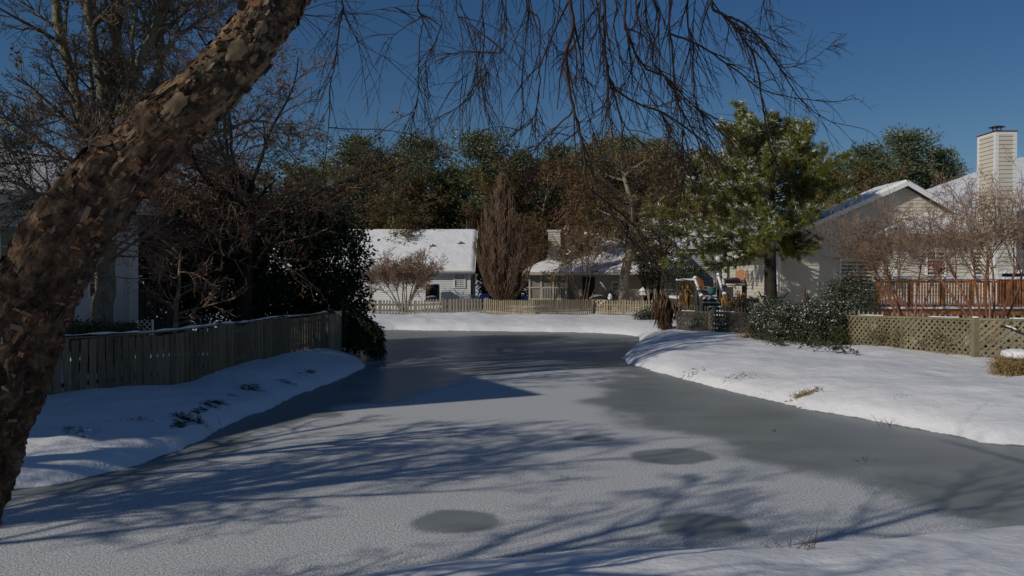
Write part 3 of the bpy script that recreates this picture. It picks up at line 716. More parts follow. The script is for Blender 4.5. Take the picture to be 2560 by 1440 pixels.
# ---- dark board fence on the left bank
def left_fence():
    R = Rnd(3)
    raw = [(-10.6,13.2),(at(130,900,15.2).x,15.2),(at(300,900,16.4).x,16.4),(at(420,900,17.6).x,17.6),(at(530,900,19.2).x,19.2),(at(610,900,21.2).x,21.2),(at(700,900,23.4).x,23.4),(at(790,900,25.8).x,25.8),(at(818,900,26.5).x,26.5)]
    pts = [V3(x,y,0) for x, y in raw]
    f, L = polyline(pts)
    h = thing('board_fence', (-8,18,.3), 'dark weathered board fence with snow along its top on the left bank', 'fence', None)
    zt = lambda y: 1.63 + .02*math.sin(y*1.7)
    # panels between posts
    ps = [0]; 
    while ps[-1] < L-1.2: ps.append(min(L, ps[-1]+2.35))
    if L-ps[-1] > .2: ps.append(L)
    for a, b in zip(ps, ps[1:]):
        m = MB(); s_ = a+.11
        while s_ < b-.05:
            p, d = f(s_); n = V3(d.y,-d.x,0); z0 = gh(p.x,p.y)-.03+R.uniform(0,.03); z1 = zt(p.y)-.03+R.uniform(-.035,.02)
            lean = R.gauss(0,.02); wd = R.uniform(.142,.158)
            c = p+n*.03+V3(0,0,(z0+z1)/2)
            m.obox(c, d*wd/2, n*.009, V3(d.x*lean,d.y*lean,1)*((z1-z0)/2)); s_ += R.uniform(.168,.186)
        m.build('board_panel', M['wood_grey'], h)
        p, _ = f(a); q, _ = f(b); m = MB()
        for k in (.30, 1.1): m.bar((p.x,p.y,.45+k*.9),(q.x,q.y,.45+k*.9),.04,.085)
        m.bar((p.x,p.y,zt(p.y)),(q.x,q.y,zt(q.y)),.09,.03)
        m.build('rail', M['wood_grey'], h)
        m = MB(); n = 14; row = []
        for k in range(n+1):
            pp = p.lerp(q, k/n); hh = .02+.03*abs(mnoise.noise(pp*2.3)) + .012; row.append((V3(pp.x,pp.y,zt(pp.y)+hh), .022))
        m.tube([r_[0] for r_ in row], [max(.006, .020+.04*mnoise.noise(r_[0]*2.2)) for r_ in row], 6); m.build('snow_cap', M['snow'], h, True)
    for a in ps:
        p, d = f(a); m = MB(); z0 = gh(p.x,p.y)-.2
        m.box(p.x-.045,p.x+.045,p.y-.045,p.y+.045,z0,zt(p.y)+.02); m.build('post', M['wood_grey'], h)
    # sunlit return at the far end, facing the camera
    p0 = pts[-1]; p1 = V3(at(850,850,27.0).x,27.0,0); p2 = V3(at(800,850,31.5).x,31.5,0)
    m = MB(); f2, L2 = polyline([p0,p1]); s_ = .04
    while s_ < L2:
        p, d = f2(s_); n = V3(d.y,-d.x,0); z0 = gh(p.x,p.y)-.05
        m.obox(p+V3(0,0,(z0+1.6)/2), d*.035, n*.009, V3(0,0,(1.6-z0)/2)); s_ += .085
    m.build('board_panel', M['wood_tan'], h)
    m = MB(); m.box(p1.x-.05,p1.x+.05,p1.y-.05,p1.y+.05,gh(p1.x,p1.y)-.2,1.68); m.build('post', M['wood_tan'], h)
    m = MB(); m.bar((p1.x,p1.y,1.62),(p2.x,p2.y,1.70),.1,.04); f2, L2 = polyline([p1,p2]); s_ = .1
    while s_ < L2:
        p, d = f2(s_); n = V3(d.y,-d.x,0); m.obox(p+V3(0,0,1.05), d*.065, n*.009, V3(0,0,.6)); s_ += .17
    m.build('board_panel', M['wood_tan'], h)
left_fence()

# ---- picket fences on the far bank
def picket(mb, p, d, n, z0, z1, wd, th=.018, dog=True):
    hw = wd/2; poly = [(-hw,z0),(hw,z0),(hw,z1-.05),(hw*.45,z1),(-hw*.45,z1),(-hw,z1-.05)]
    mb.prism(poly, p, d, n, th)
def far_fence(name, P, ht, sp, wd, mat, label, seed, drop=None):
    R = Rnd(seed); f, L = polyline(P); h = thing(name, P[0], label, 'fence', 'picket fences on the far bank')
    nb = max(1, round(L/2.4)); ps = [L*i/nb for i in range(nb+1)]
    for a, b in zip(ps, ps[1:]):
        m = MB(); s_ = a+sp*.6
        while s_ < b-sp*.3:
            p, d = f(s_); n = V3(d.y,-d.x,0); g = gh(p.x,p.y)+ (drop(p.x) if drop else 0)
            dd = (d+V3(0,0,R.gauss(0,.015))).normalized()
            picket(m, p+n*.03, dd, n, g+.03, g+ht+R.uniform(-.015,.015), wd*R.uniform(.93,1.05)); s_ += sp*R.uniform(.96,1.04)
        m.build('picket_panel', mat, h)
        p, d = f(a); q, _ = f(b); m = MB(); gp_, gq = gh(p.x,p.y)+(drop(p.x) if drop else 0), gh(q.x,q.y)+(drop(q.x) if drop else 0)
        for k in (.24,.66): m.bar((p.x,p.y+.02,gp_+ht*k),(q.x,q.y+.02,gq+ht*k),.04,.08)
        m.build('rail', mat, h)
    for a in ps:
        p, d = f(a); g = gh(p.x,p.y); m = MB(); m.box(p.x-.05,p.x+.05,p.y-.03,p.y+.06,g-.2,g+ht-.02+(drop(p.x) if drop else 0)); m.build('post', mat, h)
    return h
xx = lambda px, D: (px-1280)/2000*D
far_fence('picket_fence', [V3(xx(860,49.5),49.5,0),V3(xx(1040,49.5),49.5,0),V3(xx(1210,49),49,0)], .86, .185, .115, M['wood_pale'], 'grey picket fence of wide boards in front of the white house', 5)
far_fence('picket_fence', [V3(xx(1212,48.2),48.2,0),V3(xx(1340,47.2),47.2,0),V3(xx(1480,48.4),48.4,0)], .95, .125, .075, M['wood_tan'], 'tan picket fence of narrow close boards sagging before the screened porch', 6, lambda x: -.10*math.exp(-((x-1.4)/2.2)**2))
far_fence('picket_fence', [V3(xx(1484,48.6),48.6,0),V3(xx(1640,46.5),46.5,0)], .9, .165, .085, M['wood_tan'], 'tan picket fence of leaning spaced boards by the snowy sago palm', 7)

# ---- lattice fence on the right bank
def lattice_fence():
    h = thing('lattice_fence', (11,26,.5), 'weathered lattice fence topped with pickets along the right bank', 'fence')
    A = V3(xx(1694,36),36,0); B = V3(xx(2440,22),22,0); Cc = V3(xx(2700,20.2),20.2,0); Dd = V3(xx(3000,18.5),18.5,0)
    segs = []; old = M['wood_old_shaded']  # old: weathered wood with shade mixed into its colour
    N = 6
    for i in range(N): segs.append((A.lerp(B, i/N), A.lerp(B, (i+1)/N)))
    segs += [(B, Cc), (Cc, Dd)]
    ztl = lambda y: 1.28+(36-y)/14*.37
    ztp = lambda y: 1.60+(36-y)/14*.19
    R = Rnd(9)
    for a, b in segs:
        d = (b-a); L = d.length; d.normalize(); n = V3(d.y,-d.x,0)
        if n.dot(V3(-1,-.4,0)) < 0: n = -n
        zb = min(gh(a.x,a.y), gh(b.x,b.y))-.12; za, zc = ztl(a.y), ztl(b.y); H_ = max(za, zc)-zb
        m = MB(); sp = .185
        for sgn, off in ((1,.012),(-1,-.002)):
            c = -H_
            while c < L+H_:
                u0, v0, u1, v1 = c, 0.0, c+sgn*H_, H_
                if sgn < 0: u0, u1 = c, c-H_
                # clip to 0..L
                t0, t1 = 0.0, 1.0; du = u1-u0
                ta, tb = (0-u0)/du, (L-u0)/du
                t0, t1 = max(t0, min(ta,tb)), min(t1, max(ta,tb))
                if t1-t0 > .03:
                    zlim = lambda uu: za+(zc-za)*uu/L
                    # clip to the sloping top
                    pa = (u0+du*t0, zb+H_*t0); pb = (u0+du*t1, zb+H_*t1)
                    ex = pb[1]-zlim(pb[0])
                    if ex > 0 and pb[1] > pa[1]:
                        k = max(0.05, 1-ex/(pb[1]-pa[1])); pb = (pa[0]+(pb[0]-pa[0])*k, pa[1]+(pb[1]-pa[1])*k)
                    P0 = a+d*pa[0]+n*off+V3(0,0,pa[1]); P1 = a+d*pb[0]+n*off+V3(0,0,pb[1])
                    m.bar(P0, P1, .008, .058, up=n.cross((P1-P0).normalized()))
                c += sp
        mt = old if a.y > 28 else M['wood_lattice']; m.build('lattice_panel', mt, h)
        m = MB(); m.bar(a+V3(0,0,za+.02),b+V3(0,0,zc+.02),.06,.06); m.build('rail', mt, h)
        m = MB(); s_ = .14
        while s_ < L-.05:
            p = a+d*s_; z0 = za+(zc-za)*s_/L+.05; z1 = ztp(p.y)+R.uniform(-.02,.02); hw = .042
            if R.random() < .9:
                m.prism([(-hw*.8,zb),(hw*.8,zb),(hw*.8,z0+.03),(hw*1.15,z1-.10),(hw*.75,z1-.035),(0,z1),(-hw*.75,z1-.035),(-hw*1.15,z1-.10),(-hw*.8,z0+.03)], p-n*.04, d, n, .018)
            s_ += .195
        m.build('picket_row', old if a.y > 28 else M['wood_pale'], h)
        if R.random() < .8:
            m = MB(); k0 = R.uniform(0,.5); 
            pts = [a.lerp(b, k0+.4*k/8) for k in range(9)]
            m.tube([V3(p.x,p.y,za+(zc-za)*(k0+.4*k/8)+.055) for k, p in enumerate(pts)], [max(.006,.018+.018*mnoise.noise(p*4)) for p in pts], 5); m.build('snow_cap', M['snow'], h, True)
    for i, (a, b) in enumerate(segs):
        m = MB(); big = i == N
        w_ = .085 if big else .045; zt = ztl(a.y)+(.06 if big else .02)
        m.box(a.x-w_,a.x+w_,a.y-w_,a.y+w_,gh(a.x,a.y)-.25,zt); m.build('post', M['wood_lattice'], h)
        if big:
            m = MB(); m.lathe((a.x,a.y,zt), [(.10,0),(.09,.025),(.03,.04)], 8); m.build('snow_cap', M['snow'], h, True)
lattice_fence()

# ---- red deck
def deck():
    h = thing('wooden_deck', (18,31,.8), 'raised red brown wooden deck with snow topped railing on the right', 'deck')
    x0, y0, fz, tz = xx(2192,30), 30.0, 1.66, 2.76; x1 = 26.0
    xs_ = lambda y: x0*y/30.0*1.0+.02
    m = MB(); y = y0+.05
    while y < 39.3: m.box(xs_(y),x1,y,y+.135,fz-.04,fz); y += .145
    fl = m.build('deck_floor', M['wood_deck'], h)
    m = MB(); m.bar((x0,y0,fz-.14),(x1,y0,fz-.14),.05,.26); m.bar((x0,y0,fz-.14),(xs_(39),39,fz-.14),.05,.26); m.build('fascia_board', M['wood_deck'], h)
    m = MB()
    for x in np.arange(x0+.2,x1,2.1):
        for y in (y0+.15,34.5):
            if x > xs_(y): m = MB(); m.box(x-.05,x+.05,y-.05,y+.05,.3,fz-.05); m.build('support', M['wood_dark'], h)
    m = MB(); m.box(x0+.3,x1,y0+.6,y0+.65,.3,fz-.3); m.build('skirt', M['wood_dark'], h)
    m = MB(); m.bar((x0-.05,y0,tz-.02),(x1,y0,tz-.02),.15,.04); m.bar((x0,y0,tz-.02),(xs_(38.5),38.5,tz-.02),.12,.04)
    m.bar((x0,y0,fz+.09),(x1,y0,fz+.09),.04,.08); m.bar((x0,y0,tz-.1),(x1,y0,tz-.1),.04,.08); m.bar((x0,y0,tz-.1),(xs_(38.5),38.5,tz-.1),.04,.08); m.bar((x0,y0,fz+.09),(xs_(38.5),38.5,fz+.09),.04,.08)
    m.build('rail', M['wood_deck'], h)
    px = [x0+.06, xx(2278,30), xx(2358,30), xx(2430,30), xx(2520,30), xx(2640,30)]
    for x in px:
        m = MB(); m.box(x-.075 if x > x0+.1 else x-.05,x+.075,y0-.04,y0+.09,fz-.35,tz-.02); m.build('post', M['wood_deck'], h)
    m = MB(); x = x0+.2
    while x < x1:
        if all(abs(x-q) > .1 for q in px): m.box(x-.02,x+.02,y0-.075,y0-.035,fz-.02,tz-.05)
        x += .105
    y = y0+.2
    while y < 38.4: m.box(xs_(y)-.02,xs_(y)+.02,y-.02,y+.02,fz,tz-.05); y += .115
    tag(m.build('baluster_row', M['wood_deck'], h))
    def rowsnow(a, b, z, r0, n=60, seed=0):
        m = MB(); pts = [Vector(a).lerp(Vector(b), k/n) for k in range(n+1)]
        for k, p in enumerate(pts): p.z = z+.012
        top = []
        for k in range(n):
            p, q = pts[k], pts[k+1]
        V = []
        dirv = (Vector(b)-Vector(a)).normalized(); sd = V3(-dirv.y,dirv.x,0)
        for k, p in enumerate(pts):
            t_ = r0*(.85+.45*mnoise.noise(V3(p.x*1.2,p.y*1.2,seed))); 
            V += [p-sd*.08+V3(0,0,-.012), p-sd*.07+V3(0,0,t_*.7), p+V3(0,0,t_), p+sd*.07+V3(0,0,t_*.7), p+sd*.08+V3(0,0,-.012)]
        m.v = [tuple(v) for v in V]
        for k in range(n):
            for i in range(4): q = k*5+i; m.f.append((q,q+1,q+6,q+5))
        return m.build('snow_cap', M['snow'], h, True)
    rowsnow((x0-.05,y0,0),(x1,y0,0),tz,.10,80,1); rowsnow((x0,y0,0),(xs_(38.5),38.5,0),tz,.09,60,2)
    rowsnow((x0,y0-.05,0),(x1,y0-.05,0),fz-.01,.075,120,5)
    m = MB(); snow_sheet('snow', (x0+.15,y0+.15,fz),(x1,y0+.15,fz),(x1,39.2,fz),(xs_(39.2)+.1,39.2,fz),.1,h,41)
deck()

def grill():
    c = V3(xx(2545,31.5),31.5,1.72)
    h = thing('covered_grill', c, 'dark covered grill with snow on top behind the deck rail', 'grill')
    m = MB(); m.box(c.x-.62,c.x+.9,c.y-.3,c.y+.35,c.z,c.z+1.0); m.prism([(-.55,c.z+1.0),(.8,c.z+1.0),(.72,c.z+1.26),(-.42,c.z+1.26)], (c.x,c.y,0), (1,0,0), (0,1,0), .6); m.build('cover', M['black'], h)
    snow_sheet('snow', (c.x-.62,c.y-.3,c.z+1.27),(c.x+.85,c.y-.3,c.z+1.27),(c.x+.85,c.y+.3,c.z+1.27),(c.x-.62,c.y+.3,c.z+1.27),.12,h,43)
grill()
def flowers():
    c = at(2345, 672, 36.0); h = thing('flower_basket', c, 'hanging basket of pink flowers against the beige house wall', 'flower basket')
    rng = np.random.default_rng(5); n = 260
    m = MB(); m.lathe((c.x,c.y,c.z-.18), [(.08,-.1),(.16,.05),(.18,.12)], 10); m.tube([V3(c.x,c.y,c.z-.05),V3(c.x,c.y+.02,c.z+1.1)],[.008,.008],4); m.tube([V3(c.x,c.y+.02,c.z+1.1),V3(c.x,c.y+3.4,c.z+1.15)],[.02,.02],4); m.build('basket', M['bark_dark'], h)
    C = np.array([c.x,c.y,c.z+.05])+rng.normal(size=(n,3))*[.16,.13,.13]; np_mesh('blossom', leaves(rng, C, rdirs(rng,n), .11, .08), 4, M['pink'], h)
flowers()

# ================================================================== OBJECTS
def box_frame():
    c = at(1080, 733, 54.5); D = 54.5; h = thing('garden_box', V3(c.x,D,gh(c.x,D)), 'dark wooden box with black opening and snowy ledge by the white wall', 'outdoor box')
    x0, x1 = xx(1064,D), xx(1096,D); z0, z1 = HC-50/2000*D-.25, HC-19/2000*D
    m = MB(); 
    for x in (x0+.04,x1-.04): m.box(x-.04,x+.04,D-.04,D+.9,z0,z1)
    m.box(x0,x1,D,D+.9,z1,z1+.05); m.box(x0+.08,x1-.08,D+.85,D+.9,z0,z1-.002); m.box(x0+.08,x1-.08,D-.03,D+.85,z0,z0+.3)
    m.build('frame', M['wood_dark'], h)
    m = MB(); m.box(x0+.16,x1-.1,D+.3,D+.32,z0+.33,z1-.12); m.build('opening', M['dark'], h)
    snow_sheet('snow', (x0+.06,D-.05,z0+.31),(x1-.06,D-.05,z0+.31),(x1-.06,D+.3,z0+.31),(x0+.06,D+.3,z0+.31),.09,h,51)
    snow_sheet('snow', (x0,D,z1+.055),(x1,D,z1+.055),(x1,D+.9,z1+.055),(x0,D+.9,z1+.055),.05,h,52)
box_frame()
def bins():
    for k, (px, D, lab) in enumerate(((1213,53.5,'blue wheeled bin nearer the white house corner'),(1238,54.2,'blue wheeled bin partly behind the upright brown tree'))):
        x = xx(px,D); z = gh(x,D); h = thing('wheeled_bin', V3(x,D,z), lab, 'bin', 'blue bins beside the white house')
        m = MB(); m.v = []
        for zz, w_ in ((.08,.22),(.92,.30)):
            for sx, sy in ((-1,-1),(1,-1),(1,1),(-1,1)): m.v.append((x+sx*w_, D+sy*w_*1.1, z+zz))
        m.f = [(0,1,2,3),(4,7,6,5),(0,4,5,1),(1,5,6,2),(2,6,7,3),(3,7,4,0)]; m.build('body', M['blue'], h)
        m = MB(); m.box(x-.32,x+.32,D-.36,D+.36,z+.925,z+.98); m.prism([(-.30,z+.98),(.30,z+.98),(.2,z+1.06),(-.2,z+1.06)],(x,D,0),(1,0,0),(0,1,0),.6); m.build('lid', M['blue'], h)
        for sx in (-1,1):
            m = MB(); m.tube([V3(x+sx*.24,D+.3,z+.1),V3(x+sx*.3,D+.3,z+.1)],[.1,.1],12); m.build('wheel', M['black'], h)
bins()
def birdhouse():
    c = at(1607, 731, 50.0); x, D = c.x, 50.0; g = gh(x,D)
    h = thing('bird_feeder', V3(x,D,g), 'small white lantern shaped bird feeder on a post behind the tan fence', 'bird feeder')
    m = MB(); m.bar((x,D,g),(x,D,c.z-.12),.06,.06); m.build('post', M['wood_pale'], h)
    m = MB(); m.box(x-.13,x+.13,D-.13,D+.13,c.z-.12,c.z+.10); m.box(x-.2,x+.2,D-.2,D+.2,c.z-.16,c.z-.12); m.build('body', M['trim'], h)
    m = MB(); m.lathe((x,D,c.z+.10), [(.24,0),(.13,.13),(.03,.2),(.03,.24)], 6); m.build('roof', M['snow'], h)
birdhouse()

def adirondack(c, rz, label):
    h = thing('garden_chair', V3(0,0,0), label, 'chair', 'orange wooden chairs by the right patio')
    m = MB()
    for k in range(5):
        x = (k-2)*.115; hh = .78-.05*abs(k-2)**1.5; m.bar((x,.12,.30),(x,.36,.30+hh),.1,.02,up=(0,-1,.3))
    m.build('backrest', M['wood_chair'], h)
    m = MB()
    for k in range(5): y = -.38+.11*k; m.box(-.27,.27,y,y+.095,.36-.02*k,.38-.02*k)
    m.build('seat', M['wood_chair'], h)
    for s in (-1,1):
        m = MB(); m.box(s*.36-.07,s*.36+.07,-.45,.30,.58,.605); m.build('armrest', M['wood_chair'], h)
        m = MB(); m.box(s*.31-.02,s*.31+.02,-.42,-.32,0,.58); m.build('leg', M['wood_chair'], h)
        m = MB(); m.bar((s*.28,-.35,.33),(s*.28,.5,.03),.03,.1); m.build('leg', M['wood_chair'], h)
    for ch in h.children: pass
    snow_sheet('snow', (-.27,-.38,.385),(.27,-.38,.385),(.27,.1,.30),(-.27,.1,.30),.07,h,61)
    h.location = c; h.rotation_euler = (0,0,rz); return h
ch1 = adirondack(V3(at(1755,735,43).x,43,1.75), math.radians(20), 'orange wooden garden chair with fanned slats beyond the snowy stair rails')
ch2 = copy_tree(ch1); ch2.location = V3(at(1850,700,41.5).x,41.5,2.2); ch2.rotation_euler = (0,0,math.radians(-25)); ch2['label'] = 'orange wooden garden chair standing on the planter bench left of the pine trunk'

def patio():
    h = thing('garden_stairs', (9.5,41,.7), 'dark wooden garden stairs with thick snow on both sloping handrails', 'stairs')
    x0, x1 = at(1738,702,42).x, at(1793,700,42).x
    dz = 1.7
    m = MB()
    for k in range(5): m.box(x0+.06+.12*k,x1+.05*k,42-.34*k-.34,42-.34*k,.4,1.7-.2*k)
    m.box(x0-1.0,x1+2.2,42,45.5,1.5,1.7); st = m.build('steps', M['wood_dark'], h)
    snow_sheet('snow', (x0-.9,42.05,1.7),(x1+2.1,42.05,1.7),(x1+2.1,45.4,1.7),(x0-.9,45.4,1.7),.1,h,63)
    for k in range(5): snow_sheet('snow', (x0+.1+.12*k,42-.34*k-.34,1.7-.2*k),(x1+.05*k,42-.34*k-.34,1.7-.2*k),(x1+.05*k,42-.34*k-.02,1.7-.2*k),(x0+.1+.12*k,42-.34*k-.02,1.7-.2*k),.06,h,64+k)
    for (pa, pb) in (((1738,702,42),(1753,746,40.2)),((1796,694,42),(1811,742,40.2))):
        a, b = at(*pa), at(*pb)
        m = MB(); m.bar(a,b,.14,.05)
        for k in range(9):
            q = a.lerp(b,(k+.3)/9); m.bar((q.x,q.y,q.z-.9),(q.x,q.y,q.z-.02),.035,.12)
        m.bar(a-V3(0,0,.8),b-V3(0,0,.8),.04,.2)
        m.build('handrail', M['wood_dark'], h)
        m = MB(); n = 12; m.tube([a.lerp(b,k/n)+V3(0,0,.055) for k in range(n+1)], [.075+.02*mnoise.noise(V3(k*.7,pa[0],0)) for k in range(n+1)], 7); m.build('snow_cap', M['snow'], h, True)
        for q in (a,b):
            m = MB(); m.box(q.x-.06,q.x+.06,q.y-.06,q.y+.06,.4,q.z+.12); m.build('post', M['wood_dark'], h)
            m = MB(); m.lathe((q.x,q.y,q.z+.12), [(.11,0),(.12,.05),(.08,.11),(.02,.14)], 8); m.build('snow_cap', M['snow'], h, True)
    m = MB(); a = at(1738,702,42); m.bar((a.x-1.0,42,a.z),(a.x,42,a.z),.14,.05)
    for k in range(7): m.bar((a.x-.95+.14*k,42,1.6),(a.x-.95+.14*k,42,a.z),.04,.12)
    m.build('handrail', M['wood_dark'], h)
    m = MB(); m.tube([V3(a.x-1.0+.1*k,42,a.z+.05) for k in range(11)], [.07]*11, 6); m.build('snow_cap', M['snow'], h, True)
patio()
def bench():
    a, b = at(1808,712,40.5), at(1868,712,40.5); h = thing('planter_bench', V3(a.x,40.5,.7), 'snow topped wooden bench carrying a long brown planter by the white wall', 'bench')
    m = MB(); m.box(a.x,b.x,40.3,40.9,a.z-.06,a.z); m.build('bench_top', M['wood_chair'], h)
    for x in (a.x+.12,b.x-.12):
        m = MB(); m.box(x-.05,x+.05,40.35,40.85,.5,a.z-.06); m.build('leg', M['wood_dark'], h)
    m = MB(); m.box(a.x+.05,a.x+.45,40.25,40.3,.6,a.z-.1); m.build('side_board', M['wood_dark'], h)
    snow_sheet('snow', (a.x,40.28,a.z),(b.x,40.28,a.z),(b.x,40.5,a.z),(a.x,40.5,a.z),.07,h,71)
    p = thing('planter_box', V3(a.x+.6,40.65,a.z), 'long brown planter box with snow on the bench', 'planter')
    m = MB(); m.box(a.x+.15,b.x-.35,40.52,40.84,a.z+.004,a.z+.24); m.box(a.x+.12,b.x-.32,40.5,40.86,a.z+.24,a.z+.28); m.build('box', M['terracotta'], p)
    snow_sheet('snow', (a.x+.12,40.5,a.z+.28),(b.x-.32,40.5,a.z+.28),(b.x-.32,40.86,a.z+.28),(a.x+.12,40.86,a.z+.28),.08,p,72)
bench()
def pot():
    c = at(1779,737,41.7); h = thing('flower_pot', c, 'teal glazed pot standing between the snowy stair rails', 'pot')
    c.z -= .0
    m = MB(); m.lathe(c, [(.15,0),(.22,.2),(.24,.34),(.26,.36),(.26,.40),(.20,.40)], 16); m.build('pot', M['teal'], h, True)
    rng = np.random.default_rng(8); n = 60; C = np.tile(np.array(c+V3(0,0,.36)), (n,1)); d = rdirs(rng,n); d[:,2] = abs(d[:,2])+.6; np_mesh('stalks', blades(rng,C,unit(d),rng.uniform(.2,.5,n),.02),3,M['drygrass'],h)
pot()
def hook():
    c = at(1866,745,39.5); x, y = c.x, c.y; g = gh(x,y); h = thing('plant_hook', V3(x,y,g), 'black curved plant hook standing left of the pine trunk', 'plant hook')
    m = MB(); zt = at(1866,700,39.5).z; pts = [V3(x,y,g-.1),V3(x,y,zt-.2)]+[V3(x-.16+.16*math.cos(a),y,zt-.2+.2*math.sin(a)) for a in np.linspace(0,math.pi*1.1,9)][1:]
    m.tube(pts,[.022]*len(pts),6); tag(m.build('rod', M['black'], h))
hook()
# railing and lattice near the shaded house
def stair_rail():
    D = 24.0; h = thing('porch_stair', V3(xx(385,D),D,.6), 'dark stair railing descending beside the shaded white house', 'stairs')
    a, b = at(352,725,24.6), at(425,765,23.6); a2, b2 = at(352,800,24.6), at(425,830,23.6)
    m = MB(); m.bar(a,b,.1,.05); m.bar(a2,b2,.05,.08); m.build('handrail', M['wood_dark'], h)
    m = MB()
    for k in range(7): t_ = (k+.5)/7; m.bar(a2.lerp(b2,t_),a.lerp(b,t_),.06,.04)
    m.build('baluster_row', M['wood_dark'], h)
    m = MB(); m.bar((b.x,b.y,.3),(b.x,b.y,b.z+.03),.11,.11); m.build('post', M['wood_dark'], h); m = MB(); m.bar((a.x,a.y,.3),(a.x,a.y,a.z+.05),.11,.11); m.build('post', M['wood_dark'], h)
    m = MB()
    for k in range(5):
        q = a2.lerp(b2,(k+.5)/5); m.box(q.x-.1,q.x+.25,q.y+.1,q.y+1.2,.3,q.z-.05)
    m.build('steps', M['wood_dark'], h)
stair_rail()
def white_lattice():
    D = 22.5; a, b = at(345,830,D), at(382,800,D); h = thing('garden_trellis', V3(a.x,D,gh(a.x,D)), 'small white lattice panel leaning behind the dark board fence', 'lattice panel')
    m = MB(); W = b.x-a.x; H_ = b.z-a.z+.3; z0 = a.z-.3
    for s in (-1,1):
        c = -H_
        while c < W+H_:
            u0, u1 = (c, c+H_) if s > 0 else (c, c-H_)
            t0, t1 = sorted(((0-u0)/(u1-u0), (W-u0)/(u1-u0))); t0 = max(t0,0); t1 = min(t1,1)
            if t1-t0 > .05: m.bar((a.x+u0+(u1-u0)*t0,D+.01*s,z0+H_*t0),(a.x+u0+(u1-u0)*t1,D+.01*s,z0+H_*t1),.008,.04,up=(0,1,0))
            c += .15
    m.build('lattice', M['trim'], h)
    m = MB(); m.bar((a.x,D,z0),(a.x,D,b.z),.04,.03); m.bar((b.x,D,z0),(b.x,D,b.z),.04,.03); m.build('frame', M['trim'], h)
white_lattice()

